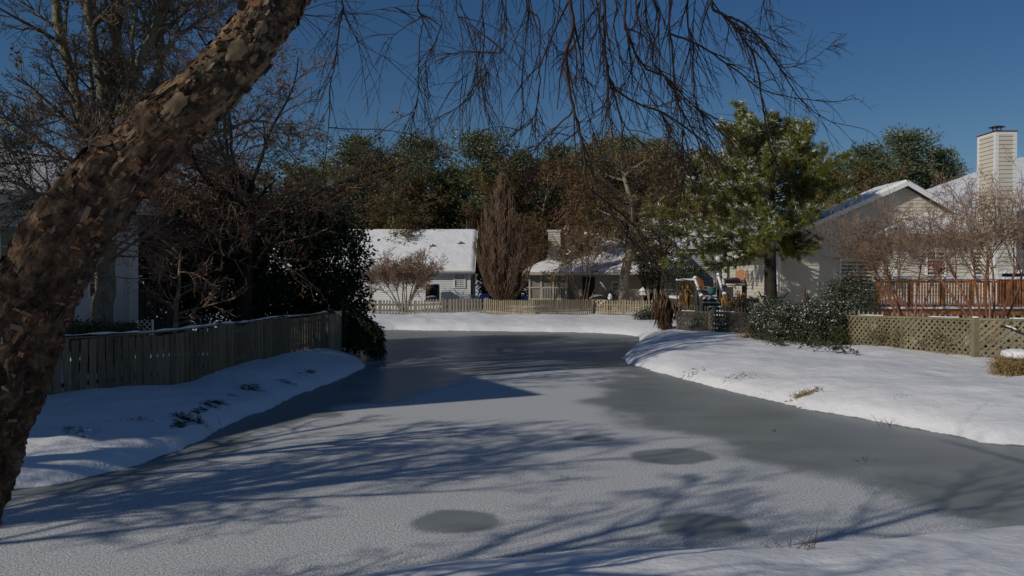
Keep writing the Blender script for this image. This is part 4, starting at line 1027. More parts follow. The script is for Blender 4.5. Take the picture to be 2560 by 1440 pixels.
# ================================================================== RIVER BIRCH
def birch():
    R = Rnd(11); rng = np.random.default_rng(11)
    spec = [(-330,1860,150,2.75),(-190,1450,132,2.7),(-80,1150,126,2.7),(12,930,119,2.7),(68,780,113,2.7),(112,690,109,2.7),(182,560,103,2.7),(300,430,94,2.72),(420,315,84,2.76),(535,205,76,2.82),(635,95,70,2.9),(705,0,67,2.98),(775,-115,63,3.1),(860,-270,58,3.3),(980,-470,50,3.6)]
    P4 = [tuple(at(px,py,D))+(r*.88/2000*D,) for px,py,r,D in spec]
    P4.append((0.35,4.2,6.0,.075)); P4.append((0.9,4.9,7.0,.06)); P4.append((1.2,5.4,8.2,.04))
    Cn = catmull(P4, 16, False)
    base = V3(*P4[0][:3]); h = thing('river_birch', V3(base.x,base.y,gh(base.x,base.y)), 'leaning river birch with peeling cinnamon bark across the left foreground', 'tree')
    pts = [V3(*c[:3]) for c in Cn]; rad = [c[3] for c in Cn]
    frames = []; pu = V3(0,-1,0)
    for i, p in enumerate(pts):
        d = (pts[min(i+1,len(pts)-1)]-pts[max(i-1,0)]).normalized(); pu = (pu-d*pu.dot(d)).normalized(); frames.append((d,pu.copy(),d.cross(pu)))
    NS = 150
    alen = [0.0]
    for i in range(1, len(pts)): alen.append(alen[-1]+(pts[i]-pts[i-1]).length)
    def bco(fi, ang):      # bark coordinates: along the grain, and round the trunk
        i = min(int(fi), len(pts)-2); u = fi-i; r = .10; return V3((alen[i]*(1-u)+alen[i+1]*u), r*math.cos(ang), r*math.sin(ang))
    def disp(q):
        g = V3(q.x*.42, q.y, q.z); a = mnoise.noise(q*4.5); b = mnoise.noise(g*13+V3(3,0,0)); c = mnoise.noise(g*32); e = mnoise.noise(q*60+V3(0,5,0))
        ridge = 1-abs(mnoise.noise(g*19+V3(a,b,0)*.5))*2.2
        k = V3(q.x*13,q.y*26,q.z*26)+V3(b,c,0)*.7; w1 = mnoise.voronoi(k)[0]; ledge = min(1.0,max(0.0,(w1[1]-w1[0])*3.0)); lv = mnoise.cell(V3(q.x*9+.6*b,q.y*24,q.z*24))
        return .97+.05*a+.09*b+.07*c+.035*e+.05*ridge+.08*(ledge-.5)+.05*(lv)
    def surf(fi, ang):
        i = min(int(fi), len(pts)-2); u = fi-i; p = pts[i].lerp(pts[i+1],u); r = rad[i]*(1-u)+rad[i+1]*u; d,a,b = frames[i]
        nrm = a*math.cos(ang)+b*math.sin(ang)
        return p+nrm*r*disp(bco(fi, ang)), nrm, d
    m = MB(); sub = 6; tot = (len(pts)-1)*sub
    for k in range(tot+1):
        for s_ in range(NS): m.v.append(tuple(surf(min(k/sub,len(pts)-1.001), 2*math.pi*s_/NS)[0]))
    for k in range(tot):
        for s_ in range(NS): a = k*NS+s_; b = k*NS+(s_+1) % NS; m.f.append((a,b,b+NS,a+NS))
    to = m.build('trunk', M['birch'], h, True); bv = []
    for k in range(tot+1):
        for s_ in range(NS): q = bco(min(k/sub,len(pts)-1.001), 2*math.pi*s_/NS); bv += [q.x*.45, q.y, q.z]
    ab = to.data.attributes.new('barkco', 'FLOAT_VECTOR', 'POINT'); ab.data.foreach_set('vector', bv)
    # curled bark flakes and smooth patches
    FV = []; SV = []
    nmax = len(pts)*.80
    for _ in range(1900):
        fi = 14+(nmax-14)*R.random()**.7; ang = R.uniform(0, 2*math.pi); p, nrm, d = surf(fi, ang)
        if nrm.y > .35: continue
        th = R.uniform(-.4,.4)+1.57*(R.random() < .3); t1 = (nrm.cross(d)*math.cos(th)+d*math.sin(th)).normalized()*R.choice((-1,1)); t2 = nrm.cross(t1)
        big = R.random() < .03+.10*(fi > 105)
        l = R.uniform(.006,.018)*(2.2 if big else 1); wd = R.uniform(.012,.040)*(1.2 if big else 1)*(1.7 if big else 1); lift = R.uniform(.05,.5)*(1.5 if big else 1); curl = R.uniform(0,.8)
        rows = []
        for k in range(4):
            s_ = k/3; w_ = wd*(1-.35*s_*R.uniform(.6,1.3)); off = l*(lift*s_*s_+.04); fwd = l*s_*(1-curl*.5*s_)
            j = R.uniform(-.15,.15)*wd; c = p+t1*fwd+nrm*(off+.001)+t2*j; rows.append((c-t2*w_/2, c+nrm*R.uniform(-.003,.003), c+t2*w_/2))
        for k in range(3):
            for q in range(2): FV.append((rows[k][q],rows[k][q+1],rows[k+1][q+1],rows[k+1][q]))
    # weld each flake: build via shared verts so that an island is one flake
    m = MB()
    for k in range(0, len(FV), 6):
        idx = {}
        for quad in FV[k:k+6]:
            f = []
            for v in quad:
                key = tuple(v)
                if key not in idx: idx[key] = len(m.v); m.v.append(key)
                f.append(idx[key])
            m.f.append(tuple(f))
    m.build('peeling_bark', M['flake'], h)
    m = MB()
    for (px, py, rr) in [(588,128,.045),(440,265,.045),(655,70,.035),(632,150,.02)]:
        best = None
        for fi in np.arange(60,185,1.0):
            for ang in np.arange(0,6.28,.12):
                p, nrm, d = surf(fi, ang)
                if nrm.y > -.1: continue
                rel = p-V3(0,0,HC); dep = rel.dot(_fw); qx = CX+F*rel.x/dep; qy = CY-F*rel.dot(_up)/dep; e = (qx-px)**2+(qy-py)**2
                if best is None or e < best[0]: best = (e, fi, ang)
        _, fi, ang = best; p, nrm, d = surf(fi, ang); n0 = len(m.v); r0 = rr
        i0 = min(int(fi),len(pts)-2); rc = rad[i0]
        K = 18; m.v.append(tuple(p+nrm*.012))
        for ring in (.5,1.0):
            for k in range(K):
                a = 2*math.pi*k/K; f_ = ring*(1+.42*mnoise.noise(V3(math.cos(a)*1.7+px,math.sin(a)*1.7,py))+.25*mnoise.noise(V3(math.cos(a)*5+px,math.sin(a)*5,py)))
                s1 = math.cos(a)*rr*1.15*f_; s2 = math.sin(a)*rr*.62*f_; tt = nrm.cross(d)
                ang2 = s2/rc; pc = p-nrm*rc+(nrm*math.cos(ang2)+tt*math.sin(ang2))*rc+d*s1
                m.v.append(tuple(pc+nrm*(.012 if ring < 1 else .006)))
        for k in range(K):
            b = (k+1) % K; m.f.append((n0,n0+1+k,n0+1+b)); m.f.append((n0+1+k,n0+1+K+k,n0+1+K+b,n0+1+b))
        m.build('smooth_bark', M['smoothbark'], h, True); m = MB()
    # limbs above the frame
    lm = MB(); T = pts[-20]; T2 = pts[-8]; T0 = pts[-38]
    limbs = [[T0,V3(-1.2,4.6,5.6),V3(-2.0,5.6,6.2),V3(-3.0,7.0,6.6)],[T,V3(0.2,5.2,6.3),V3(-.1,6.6,6.7),V3(-.4,8.2,6.8)],[T,V3(1.4,5.2,6.2),V3(2.4,6.2,6.5),V3(3.6,7.4,6.6)],[T2,V3(1.8,6.0,7.0),V3(2.2,7.0,7.2),V3(2.5,8.4,7.0)],[T2,V3(.9,6.1,6.9),V3(1.0,7.2,7.1),V3(1.1,8.6,7.0)],[T,V3(1.6,4.6,6.0),V3(2.8,4.9,6.2),V3(4.4,5.4,6.3)],[T2,V3(-.4,5.3,7.6),V3(-1.5,5.2,8.2),V3(-3,5.0,8.6)],[pts[-4],V3(1.4,5.0,9.0),V3(2.4,4.4,10.0),V3(3.6,3.6,10.6)],[T,V3(1.2,3.6,6.9),V3(2.4,2.6,7.6),V3(3.6,1.4,8.0)]]
    samp = []
    for L in limbs:
        c = catmull([tuple(v) for v in L], 8, False); q = [V3(*v) for v in c]; r_ = [.055*(1-i/len(q))+.016 for i in range(len(q))]; lm.tube(q, r_, 7); samp += list(zip(q, r_))
    Z = lambda pts_: [(x/1.969+900, y/1.969) for x, y in pts_]
    pr = [([(855,0),(850,60),(838,150),(825,230),(820,340),(800,480),(790,560)],.009)]
    for pl, r_ in [([(290,0),(310,90),(290,250),(285,480),(250,600),(190,720)],.009),([(318,60),(210,140),(120,210)],.006),([(395,0),(400,130),(330,290),(320,440)],.006),
        ([(605,0),(610,180),(595,400),(630,560),(690,700),(740,830)],.010),([(820,0),(830,60),(800,350),(805,520),(850,620)],.009),([(830,20),(880,100),(885,330),(880,480),(840,600),(760,650)],.009),
        ([(1030,0),(1050,140),(1012,270),(1030,450),(1080,640),(1105,800),(1120,920),(1200,1000),(1270,1100),(1340,1190)],.016),([(1190,-30),(1150,60),(1090,150),(1015,280)],.012),
        ([(1200,0),(1205,250),(1240,410),(1330,490),(1500,560),(1620,640),(1700,700)],.015),([(1240,410),(1270,540),(1320,640),(1400,720)],.009),
        ([(1310,0),(1320,180),(1400,330),(1500,380),(1600,480),(1700,570),(1790,660)],.012),([(1450,0),(1470,120),(1440,300),(1540,420),(1580,560),(1590,720),(1600,860)],.010),
        ([(1530,0),(1540,300),(1560,500),(1640,640),(1690,780),(1750,900),(1830,1010),(1900,1090)],.012),([(1610,0),(1640,220),(1640,400),(1660,560),(1680,640)],.009),
        ([(1730,0),(1800,80),(1880,180),(1940,280),(1970,430),(1990,560),(2010,700),(2060,820),(2130,930)],.017),([(1800,80),(1900,120),(1990,220),(2080,360),(2180,500),(2300,590),(2460,630)],.011),
        ([(1880,60),(1960,180),(2060,320),(2160,320),(2260,270),(2350,190)],.007),([(1990,0),(2020,60),(2020,140),(2060,180)],.006),([(1560,150),(1680,230),(1860,350),(2000,450),(2280,500),(2440,485)],.010),
        ([(1100,0),(1100,300),(1110,500),(1160,700)],.011),([(950,0),(960,100),(930,170),(1000,280)],.008),([(700,0),(720,100),(700,250),(560,260),(400,260)],.007),
        ([(1380,0),(1380,150),(1350,300),(1300,420),(1230,520)],.009),([(1650,0),(1640,150),(1610,300),(1540,460)],.008),([(600,400),(540,480),(430,560),(330,590)],.007),
        ([(1260,0),(1250,120),(1290,300),(1380,420),(1480,560),(1540,700)],.010),([(1160,0),(1180,130),(1210,280),(1220,430),(1180,560),(1000,640),(900,740)],.009),([(1400,0),(1430,200),(1500,380),(1620,520),(1760,640)],.009),
        ([(470,0),(500,100),(590,190),(560,330),(460,420)],.006),([(1080,640),(1010,690),(960,730),(900,750)],.006),([(1010,560),(890,700),(840,750)],.006),([(720,0),(690,180),(640,330),(600,400)],.007)]:
        pr.append((Z(pl), r_))
    for pl, r_ in [([(640,-60),(720,20),(800,40),(1010,15)],.006),([(860,30),(905,110),(985,150)],.005),([(880,330),(955,325),(1030,335)],.005),([(1465,480),(1580,560),(1660,680),(1735,705)],.006),([(1700,330),(1705,450),(1720,600)],.006)]: pr.append((pl, r_))
    bm = MB(); tw = MB(); allp = []
    def twig(p, d, L, r, lev):
        if p.z < 3.0: L = min(L, .12)
        n = 5 if lev == 0 else 3; q = p.copy(); P_ = [q.copy()]; dd = d.copy()
        for i in range(n):
            dd = (dd+R.vec()*.11+V3(0,0,-.14 if i < n*.7 else .03)).normalized(); q = q+dd*(L/n); P_.append(q.copy())
        tw.tube(P_, [max(.0015,r*(1-.6*i/n)) for i in range(n+1)], 4 if lev == 0 else 3, False)
        if lev < 2:
            for _ in range(R.randint(1,3) if lev == 0 else R.randint(0,1)):
                i = R.randint(1,n-1); dv = (P_[i+1]-P_[i]).normalized(); nd = perp_dir(dv, math.radians(R.uniform(25,60)), R); nd.y *= .6; nd.normalize(); twig(P_[i], nd, L*R.uniform(.3,.6), r*.62, lev+1)
    for k, (pl, r0) in enumerate(pr):
        D0 = R.uniform(4.4,6.6); D1 = D0+R.uniform(-.3,.9)
        q3 = [at(px,py,D0+(D1-D0)*i/(len(pl)-1)) for i,(px,py) in enumerate(pl)]
        if pl[0][1] <= 20:     # continue up to the nearest limb
            s_ = min(samp, key=lambda a: (a[0]-(q3[0]+V3(0,0,1.2))).length); dn = s_[0]
            q3 = [dn, dn.lerp(q3[0],.35)+V3(0,0,.12)+R.vec()*.05, dn.lerp(q3[0],.7)+V3(0,0,.10)+R.vec()*.05]+q3; start = 3
        else:
            dn = min(allp, key=lambda a: abs((CX+F*a.x/a.y)-pl[0][0])+abs((CY-25-F*(a.z-HC)/a.y)-pl[0][1])) if allp else q3[0]
            sh = dn.y-D0; q3 = [at(px,py,D0+sh+.25*i) for i,(px,py) in enumerate(pl)]; q3[0] = dn.copy(); start = 0
        c = [V3(*v)+R.vec()*.0045 for v in catmull([tuple(v) for v in q3], 6, False)]; allp += c[start*6:]
        r0 *= .78; rr = [r0*(1.15-.85*i/len(c)) for i in range(len(c))]
        bm.tube(c, rr, 5, False)
        Lt = sum((b-a).length for a,b in zip(c,c[1:])); n = int(Lt/.125)
        for _ in range(n):
            i = R.randint(start*4, len(c)-2); d = (c[i+1]-c[i]).normalized(); nd = perp_dir(d, math.radians(R.uniform(14,44)), R); nd.y *= .6; nd.normalize()
            twig(c[i], nd, R.uniform(.15,.60)*(.75 if i > len(c)*.8 else 1), max(.0030,rr[i]*R.uniform(.4,.65)), 0)
        twig(c[-1], (c[-1]-c[-2]).normalized(), .3, rr[-1], 0)
    # crown over the camera, out of the photo, casting shade on the bank
    for (p, r_) in samp[::3]:
        for _ in range(2):
            if p.z > 6.4 or p.y < 4.5: twig(p, (R.vec()*.8+V3(0,-.2,1.1)).normalized(), R.uniform(.8,1.8), .012, 0)
    lm.build('limbs', M['bark_brown'], h, True); bm.build('hanging_branches', M['twig_birch'], h); tw.build('twigs', M['twig_birch'], h)
birch()

# ================================================================== BARE TREES
def bare_tree(name, x, y, label, par, R, L, r, trunk_mat, twig_mat, d=V3(0,0,1), split=2, leaf=None, group=None, cat='tree', minr=.005, stems=1, spread=0.0, z=None):
    g = gh(x,y) if z is None else z; h = thing(name, V3(x,y,g), label, cat, group); a, b = MB(), MB(); mbs = [a]*split+[b]*(len(par)-split+1); tips = []
    for s_ in range(stems):
        az = 2*math.pi*(s_+R.random()*.6)/max(1,stems); dd = (d+V3(math.cos(az),math.sin(az),0)*spread*R.uniform(.55,1.1)).normalized()
        grow(mbs, V3(x+math.cos(az)*.1*(stems > 1),y+math.sin(az)*.1*(stems > 1),g-.1), dd, L*R.uniform(.85,1.1), r*R.uniform(.75,1.1) if stems > 1 else r, 0, par, R, tips, minr)
    a.build('trunk', trunk_mat, h, True); b.build('crown', twig_mat, h)
    if leaf:
        rng = np.random.default_rng(int(x*100) % 9999); T = tips_np(tips); nm = leaf[0]; cl = T[rng.integers(0,len(T),nm)]; per = leaf[1]
        C = (cl[:,None,:]+rng.normal(size=(nm,per,3))*leaf[2]).reshape(-1,3); n = len(C); dv = rdirs(rng,n); dv[:,2] -= .5
        np_mesh('dead_leaves' if leaf[5:] else 'leaves', leaves(rng,C,unit(dv),rng.uniform(.6,1.2,n)*leaf[3],leaf[3]*.55),4,leaf[4],h)
    return h
P = dict
# oak with rusty leaves
ox = xx(605,27)
bare_tree('oak_tree', ox, 27, 'spreading bare oak with rusty leaf tufts behind the dark board fence', [
    P(seg=7,wob=.07,trop=.05,n=20,t0=.40,ang=(12,85),len=(.85,1.25),rr=.46,tip=.5,sides=9,short=.1),
    P(seg=9,wob=.19,trop=-.01,n=13,t0=.15,ang=(30,70),len=(.30,.55),rr=.5,sides=6,tip=.3),
    P(seg=6,wob=.26,trop=-.01,n=8,t0=.12,ang=(30,70),len=(.35,.62),rr=.55,sides=4,tip=.4),
    P(seg=4,wob=.28,trop=.03,n=4,t0=.15,ang=(30,65),len=(.35,.6),rr=.6,sides=3,tip=.5),
    P(seg=3,wob=.25,trop=.05,sides=3,tip=.6)], Rnd(21), 5.5, .26, M['bark_dark'], M['twig_oak'], V3(.06,0,1), 2, (330,9,.09,.13,M['oakleaf'],1), minr=.0075)
# tall multi stem tree behind the trunk
def multistem():
    R = Rnd(31); D = 21.0; x = xx(256,D); h = thing('maple_tree', V3(x,D,gh(x,D)), 'tall bare tree with several pale upright stems rising behind the birch trunk', 'tree')
    a, b = MB(), MB(); tips = []
    par = [P(seg=5,wob=.14,trop=.06,n=7,t0=.15,ang=(25,60),len=(.4,.65),rr=.55,sides=5,tip=.35),P(seg=5,wob=.2,trop=.03,n=6,t0=.15,ang=(25,60),len=(.4,.65),rr=.55,sides=4,tip=.4),P(seg=4,wob=.24,trop=.03,n=3,t0=.2,ang=(25,60),len=(.4,.6),rr=.6,sides=3,tip=.5),P(seg=3,wob=.2,trop=.02,sides=3,tip=.6)]
    st = [([(256,830),(262,700),(268,600),(272,520),(276,440)],.27,.20,0),
      ([(270,560),(248,430),(215,330),(180,200),(145,50),(120,-120),(90,-330)],.14,.10,.6),([(274,500),(262,300),(245,160),(215,0),(190,-180),(160,-420)],.13,.09,-.5),([(276,450),(275,250),(290,100),(300,-60),(310,-220),(330,-430)],.14,.10,.3),
      ([(276,440),(300,330),(345,170),(395,60),(440,-60),(500,-280)],.13,.09,-.8),([(280,430),(330,330),(365,240),(395,180),(402,60),(400,-120),(415,-340)],.14,.09,.8),([(395,140),(450,85),(520,40),(610,-20)],.06,.03,.9),
      ([(300,400),(360,330),(420,255),(500,205),(590,190)],.08,.03,-1.2),([(272,520),(220,440),(130,370),(40,330),(-40,250)],.09,.04,1.0),([(268,590),(180,520),(90,480),(0,440)],.08,.03,-1.2),([(276,440),(255,380),(235,280),(225,140),(240,-40)],.09,.05,1.2),([(262,300),(330,230),(330,100),(350,-60)],.06,.04,-1.0),([(280,420),(400,360),(520,340),(640,300),(720,330)],.07,.025,.5)]
    for pl, r0, r1, dd in st:
        q = [at(px,py,D+dd*i/(len(pl)-1)) for i,(px,py) in enumerate(pl)]; q = [V3(*v)+R.vec()*.03 for v in catmull([tuple(v) for v in q],5,False)]
        if r0 > .2: q[0].z = gh(x,D)-.15
        n = len(q); rd = [r0+(r1-r0)*i/(n-1) for i in range(n)]; a.tube(q, rd, 8, False)
        if r0 > .2: continue
        for k in range(15):
            i = R.randint(int(n*.2), n-2); d = (q[i+1]-q[i]).normalized(); nd = perp_dir(d, math.radians(R.uniform(30,65)), R); grow([b]*5, q[i], nd, R.uniform(1.1,2.4), max(.018,rd[i]*.45), 0, par, R, tips, .006)
    a.build('trunk', M['bark_grey'], h, True); b.build('crown', M['twig_grey'], h)
    rng = np.random.default_rng(2); T = tips_np(tips); cl = T[rng.integers(0,len(T),170)]; C = (cl[:,None,:]+rng.normal(size=(170,7,3))*.08).reshape(-1,3); n = len(C)
    np_mesh('dead_leaves', leaves(rng,C,rdirs(rng,n),rng.uniform(.06,.13,n),.06),4,M['russet'],h)
multistem()
gpar = [P(seg=7,wob=.12,trop=.04,n=11,t0=.25,ang=(30,65),len=(.4,.7),rr=.5,tip=.3,sides=7),P(seg=6,wob=.2,trop=.04,n=8,t0=.15,ang=(30,60),len=(.4,.65),rr=.55,sides=5,tip=.35),P(seg=5,wob=.24,trop=.02,n=6,t0=.15,ang=(30,60),len=(.4,.6),rr=.6,sides=4,tip=.45),P(seg=3,wob=.25,trop=.02,n=3,t0=.2,ang=(30,60),len=(.4,.6),rr=.6,sides=3,tip=.5),P(seg=2,wob=.2,trop=0,sides=3,tip=.6)]
bare_tree('small_tree', xx(70,16.5), 16.5, 'twiggy bare tree with brown seed tufts at the left edge behind the birch trunk', gpar, Rnd(41), 6.0, .12, M['bark_brown'], M['twig_oak'], V3(.05,0,1), 1, (150,8,.07,.09,M['russet'],1), minr=.005)
# low drooping twiggy tree in front of the oak
bare_tree('small_tree', xx(430,23.5), 23.5, 'low bare tree with pale drooping twigs between the shaded house and the oak', [
    P(seg=6,wob=.15,trop=.02,n=11,t0=.25,ang=(45,85),len=(.6,.95),rr=.5,tip=.3,sides=6,short=.2),P(seg=7,wob=.14,trop=-.05,n=8,t0=.15,ang=(25,55),len=(.35,.6),rr=.55,sides=5,tip=.35),P(seg=5,wob=.2,trop=.03,n=6,t0=.15,ang=(30,60),len=(.35,.6),rr=.6,sides=4,tip=.45),P(seg=3,wob=.2,trop=.06,sides=3,tip=.6)], Rnd(43), 3.4, .10, M['bark_grey'], M['twig_oak'], V3(.15,-.1,1), 1, minr=.006)
# trees beside and behind the photographer (their shade falls on the ice)
lpar = [dict(gpar[0],n=7),dict(gpar[1],n=5),dict(gpar[2],n=3),gpar[4]]
for k, (x, y, L, r, s_) in enumerate([(-11.5,6.0,6.5,.2,51),(-8.6,2.2,6.0,.17,52),(-3.4,-5.2,6.5,.2,53),(-13.5,3.0,7.5,.24,54),(-10.4,8.6,6.0,.18,55),(-5.2,2.6,5.2,.14,59)]):
    bare_tree('bare_tree', x, y, ['tall bare tree left of the photo beside the neighbour house','bare tree on the bank left of the photo','bare tree on the bank behind the camera','bare tree farther up the bank left of the photo','bare tree at the corner of the neighbour house','bare tree on the bank nearest the birch trunk, left of the photo'][k], lpar if s_ == 59 else gpar, Rnd(s_), L, r, M['bark_grey'], M['twig_grey'], V3(.05,.1,1), 1, minr=.008)
tpar = [P(seg=9,wob=.05,trop=.04,n=7,t0=.40,ang=(18,40),len=(.25,.42),rr=.7,tip=.5,sides=7),P(seg=6,wob=.14,trop=.05,n=4,t0=.2,ang=(25,55),len=(.35,.6),rr=.65,sides=5,tip=.4),P(seg=4,wob=.2,trop=.03,n=2,t0=.2,ang=(25,55),len=(.4,.6),rr=.6,sides=3,tip=.5),P(seg=3,wob=.2,trop=0,sides=3)]
bare_tree('bare_tree', -13.8, 16.0, 'very tall many stemmed bare tree beyond the left end of the board fence', tpar, Rnd(56), 13.0, .17, M['bark_grey'], M['twig_grey'], V3(.05,.05,1), 1, minr=.014, stems=5, spread=.18)
# crape myrtles
mpar = [P(seg=7,wob=.09,trop=.02,n=6,t0=.74,ang=(15,50),len=(.60,.95),rr=.6,tip=.45,sides=6,short=.1),P(seg=7,wob=.17,trop=.025,n=7,t0=.15,ang=(25,60),len=(.36,.62),rr=.6,sides=4,tip=.45),P(seg=5,wob=.28,trop=.015,n=5,t0=.12,ang=(28,65),len=(.40,.72),rr=.65,sides=3,tip=.5),P(seg=3,wob=.26,trop=.02,n=2,t0=.2,ang=(25,60),len=(.45,.75),rr=.7,sides=3,tip=.6),P(seg=2,wob=.2,trop=0,sides=3,tip=.7)]
bare_tree('crape_myrtle', xx(1010,51.5), 51.5, 'vase shaped bare crape myrtle in front of the white house wall', mpar, Rnd(61), 2.3, .06, M['bark_pale'], M['twig_myrtle'], V3(0,0,1), 1, minr=.011, stems=12, spread=.62, group='crape myrtles')
bare_tree('crape_myrtle', xx(2478,24.8), 24.8, 'large bare crape myrtle with smooth red stems before the wooden deck', mpar, Rnd(62), 3.1, .058, M['bark_myrtle'], M['twig_myrtle'], V3(-.10,0,1), 1, minr=.0055, stems=8, spread=.50, group='crape myrtles')
bare_tree('crape_myrtle', xx(2275,28.6), 28.6, 'smaller bare crape myrtle left of the large one, its twigs over the gable wall', mpar, Rnd(63), 3.1, .05, M['bark_myrtle'], M['twig_myrtle'], V3(-.15,0,1), 1, minr=.006, stems=6, spread=.42, group='crape myrtles')
spar = [dict(mpar[0],trop=.03),dict(mpar[1],n=5),dict(mpar[2],n=3),P(seg=3,wob=.2,trop=.03,sides=3)]
bare_tree('bare_shrub', xx(1458,51.3), 51.3, 'upright bare multi stemmed shrub between the porch steps and the sago palm', spar, Rnd(64), 3.3, .045, M['bark_brown'], M['twig_pear'], V3(0,0,1), 1, minr=.011, stems=9, spread=.40, cat='shrub')
# upright teardrop pear
def pear():
    R = Rnd(71); x, y = xx(1256,52), 52.0; g = gh(x,y); h = thing('pear_tree', V3(x,y,g), 'teardrop shaped bare brown tree with upright branches right of the white house', 'tree')
    a, b = MB(), MB(); H_ = 8.6; a.tube([V3(x,y,g-.1),V3(x,y,g+1.2),V3(x+.05,y,g+3),V3(x,y,g+5.5),V3(x,y,g+7.4)], [.16,.14,.10,.06,.03], 8)
    par = [P(seg=4,wob=.10,trop=.12,n=4,t0=.1,ang=(12,30),len=(.4,.7),rr=.6,sides=3,tip=.5),P(seg=3,wob=.1,trop=.12,n=2,t0=.2,ang=(12,28),len=(.4,.7),rr=.7,sides=3,tip=.6),P(seg=2,wob=.1,trop=.1,sides=3)]
    def env(t_): return 2.15*(max(0,min(1,t_/.30))**.75)*(1-max(0,(t_-.30)/.70)**2.0)
    for k in range(190):
        t1 = R.uniform(.16,1.0); t1 = t1**.85; az = R.uniform(0,2*math.pi); rr = env(t1)*math.sqrt(R.uniform(.25,1.0))
        zb = g+.55+max(0,(t1-.35))*H_*.62*R.uniform(.8,1); e = V3(x+math.cos(az)*rr,y+math.sin(az)*rr,g+.3+t1*H_); s_ = V3(x,y,zb)
        c = s_.lerp(e,.4)+V3(math.cos(az),math.sin(az),0)*rr*.28-V3(0,0,.15); q = [V3(*v)+R.vec()*.02 for v in catmull([tuple(s_),tuple(c),tuple(e)],4,False)]
        r0 = R.uniform(.02,.04); b.tube(q,[r0*(1-.6*i/len(q)) for i in range(len(q))],4,False)
        for _ in range(9):
            i = R.randint(2,len(q)-2); d = (q[i+1]-q[i]).normalized(); grow([b]*3, q[i], (perp_dir(d,math.radians(R.uniform(10,35)),R)+V3(0,0,.3)).normalized(), R.uniform(.35,.8), .012, 0, par, R, None, .009)
    a.build('trunk', M['bark_brown'], h, True); b.build('crown', M['twig_pear'], h)
pear()

# ================================================================== EVERGREENS
def cloud(rng, c, rad, ncl, per, cr, shell=.55):
    d = rdirs(rng,ncl); rr = (shell+(1-shell)*rng.random(ncl))*(.82+.36*rng.random(ncl)); cl = np.array(c)+d*rr[:,None]*np.array(rad)
    off = rng.normal(size=(ncl,per,3))*cr; C = (cl[:,None,:]+off).reshape(-1,3); out = unit((C-np.array(c))/np.array(rad)**2); return C, out
def shrub(name, parts, label, mat, leaf, seed, cat='bush', group=None, snow=0.0, ncl=150, per=26, cr=.16, stem=True, droop=-.1, base=None, elong=.5):
    rng = np.random.default_rng(seed); R = Rnd(seed); c0 = parts[0][0]; bx, by = base or (c0[0], c0[1]); g = gh(bx,by); h = thing(name, V3(bx,by,g), label, cat, group)
    Cs, Ds = [], []
    for c, rad in parts:
        k = max(12, int(ncl*(rad[0]*rad[2]+rad[1]*rad[2]+rad[0]*rad[1])/3)); C, o = cloud(rng,c,rad,k,per,cr); Cs.append(C); Ds.append(o)
    C = np.concatenate(Cs); o = np.concatenate(Ds); ok = C[:,2] > height(C[:,0],C[:,1])*0+.02; C, o = C[ok], o[ok]; n = len(C)
    dv = unit(o*.5+rdirs(rng,n)*.8+np.array([0,0,droop])); np_mesh('foliage', leaves(rng,C,dv,rng.uniform(.6,1.25,n)*leaf,rng.uniform(.7,1.2,n)*leaf*elong),4,mat,h)
    m = MB()
    for c, rad in parts:
        for k in range(7):
            e = V3(c[0]+R.uniform(-.7,.7)*rad[0],c[1]+R.uniform(-.7,.7)*rad[1],c[2]+R.uniform(-.2,.7)*rad[2]); b = V3(bx+R.uniform(-.2,.2)+(c[0]-bx)*.5,by+R.uniform(-.2,.2)+(c[1]-by)*.5,g-.1); q = [b, b.lerp(e,.5)+R.vec()*.15, e]
            m.tube(q,[.045,.03,.012],5,False)
    m.build('stems', M['bark_dark'], h)
    if snow:
        top = (o[:,2] > .05); idx = np.where(top)[0]; idx = rng.choice(idx, int(len(idx)*min(1,snow*1.6)), replace=False)
        S = C[idx]+np.array([0,0,leaf*.35]); k = len(S); d = rdirs(rng,k); d[:,2] *= .25; np_mesh('snow_load', leaves(rng,S,unit(d),rng.uniform(.4,.9,k)*leaf,leaf*.4),4,M['snowtuft'],h)
    return h
A3 = lambda px, py, D: tuple(at(px,py,D))
def sc_(px, D): return px/2000*D
# dark magnolias behind the oak
shrub('magnolia_tree', [(A3(450,620,30),(1.9,1.6,2.3)),(A3(560,700,30.5),(1.7,1.5,1.9)),(A3(420,760,30),(1.6,1.3,1.2))], 'dark glossy magnolia beside the shaded white house', M['darkleaf'], .19, 81, 'tree', 'dark magnolias behind the oak', .0, 95, 26, .22)
shrub('magnolia_tree', [(A3(690,640,31),(2.0,1.7,2.6)),(A3(690,780,30.5),(1.9,1.5,1.4)),(A3(610,560,31.5),(1.5,1.5,1.7))], 'dark glossy magnolia directly behind the oak trunk', M['darkleaf'], .19, 82, 'tree', 'dark magnolias behind the oak', .0, 95, 26, .22)
shrub('magnolia_tree', [(A3(828,640,31.5),(1.4,1.5,2.2)),(A3(815,755,31),(1.5,1.4,1.3)),(A3(770,560,32),(1.4,1.4,1.5))], 'dark glossy magnolia at the right end of the mass, before the white house roof', M['darkleaf'], .19, 83, 'tree', 'dark magnolias behind the oak', .0, 95, 26, .22)
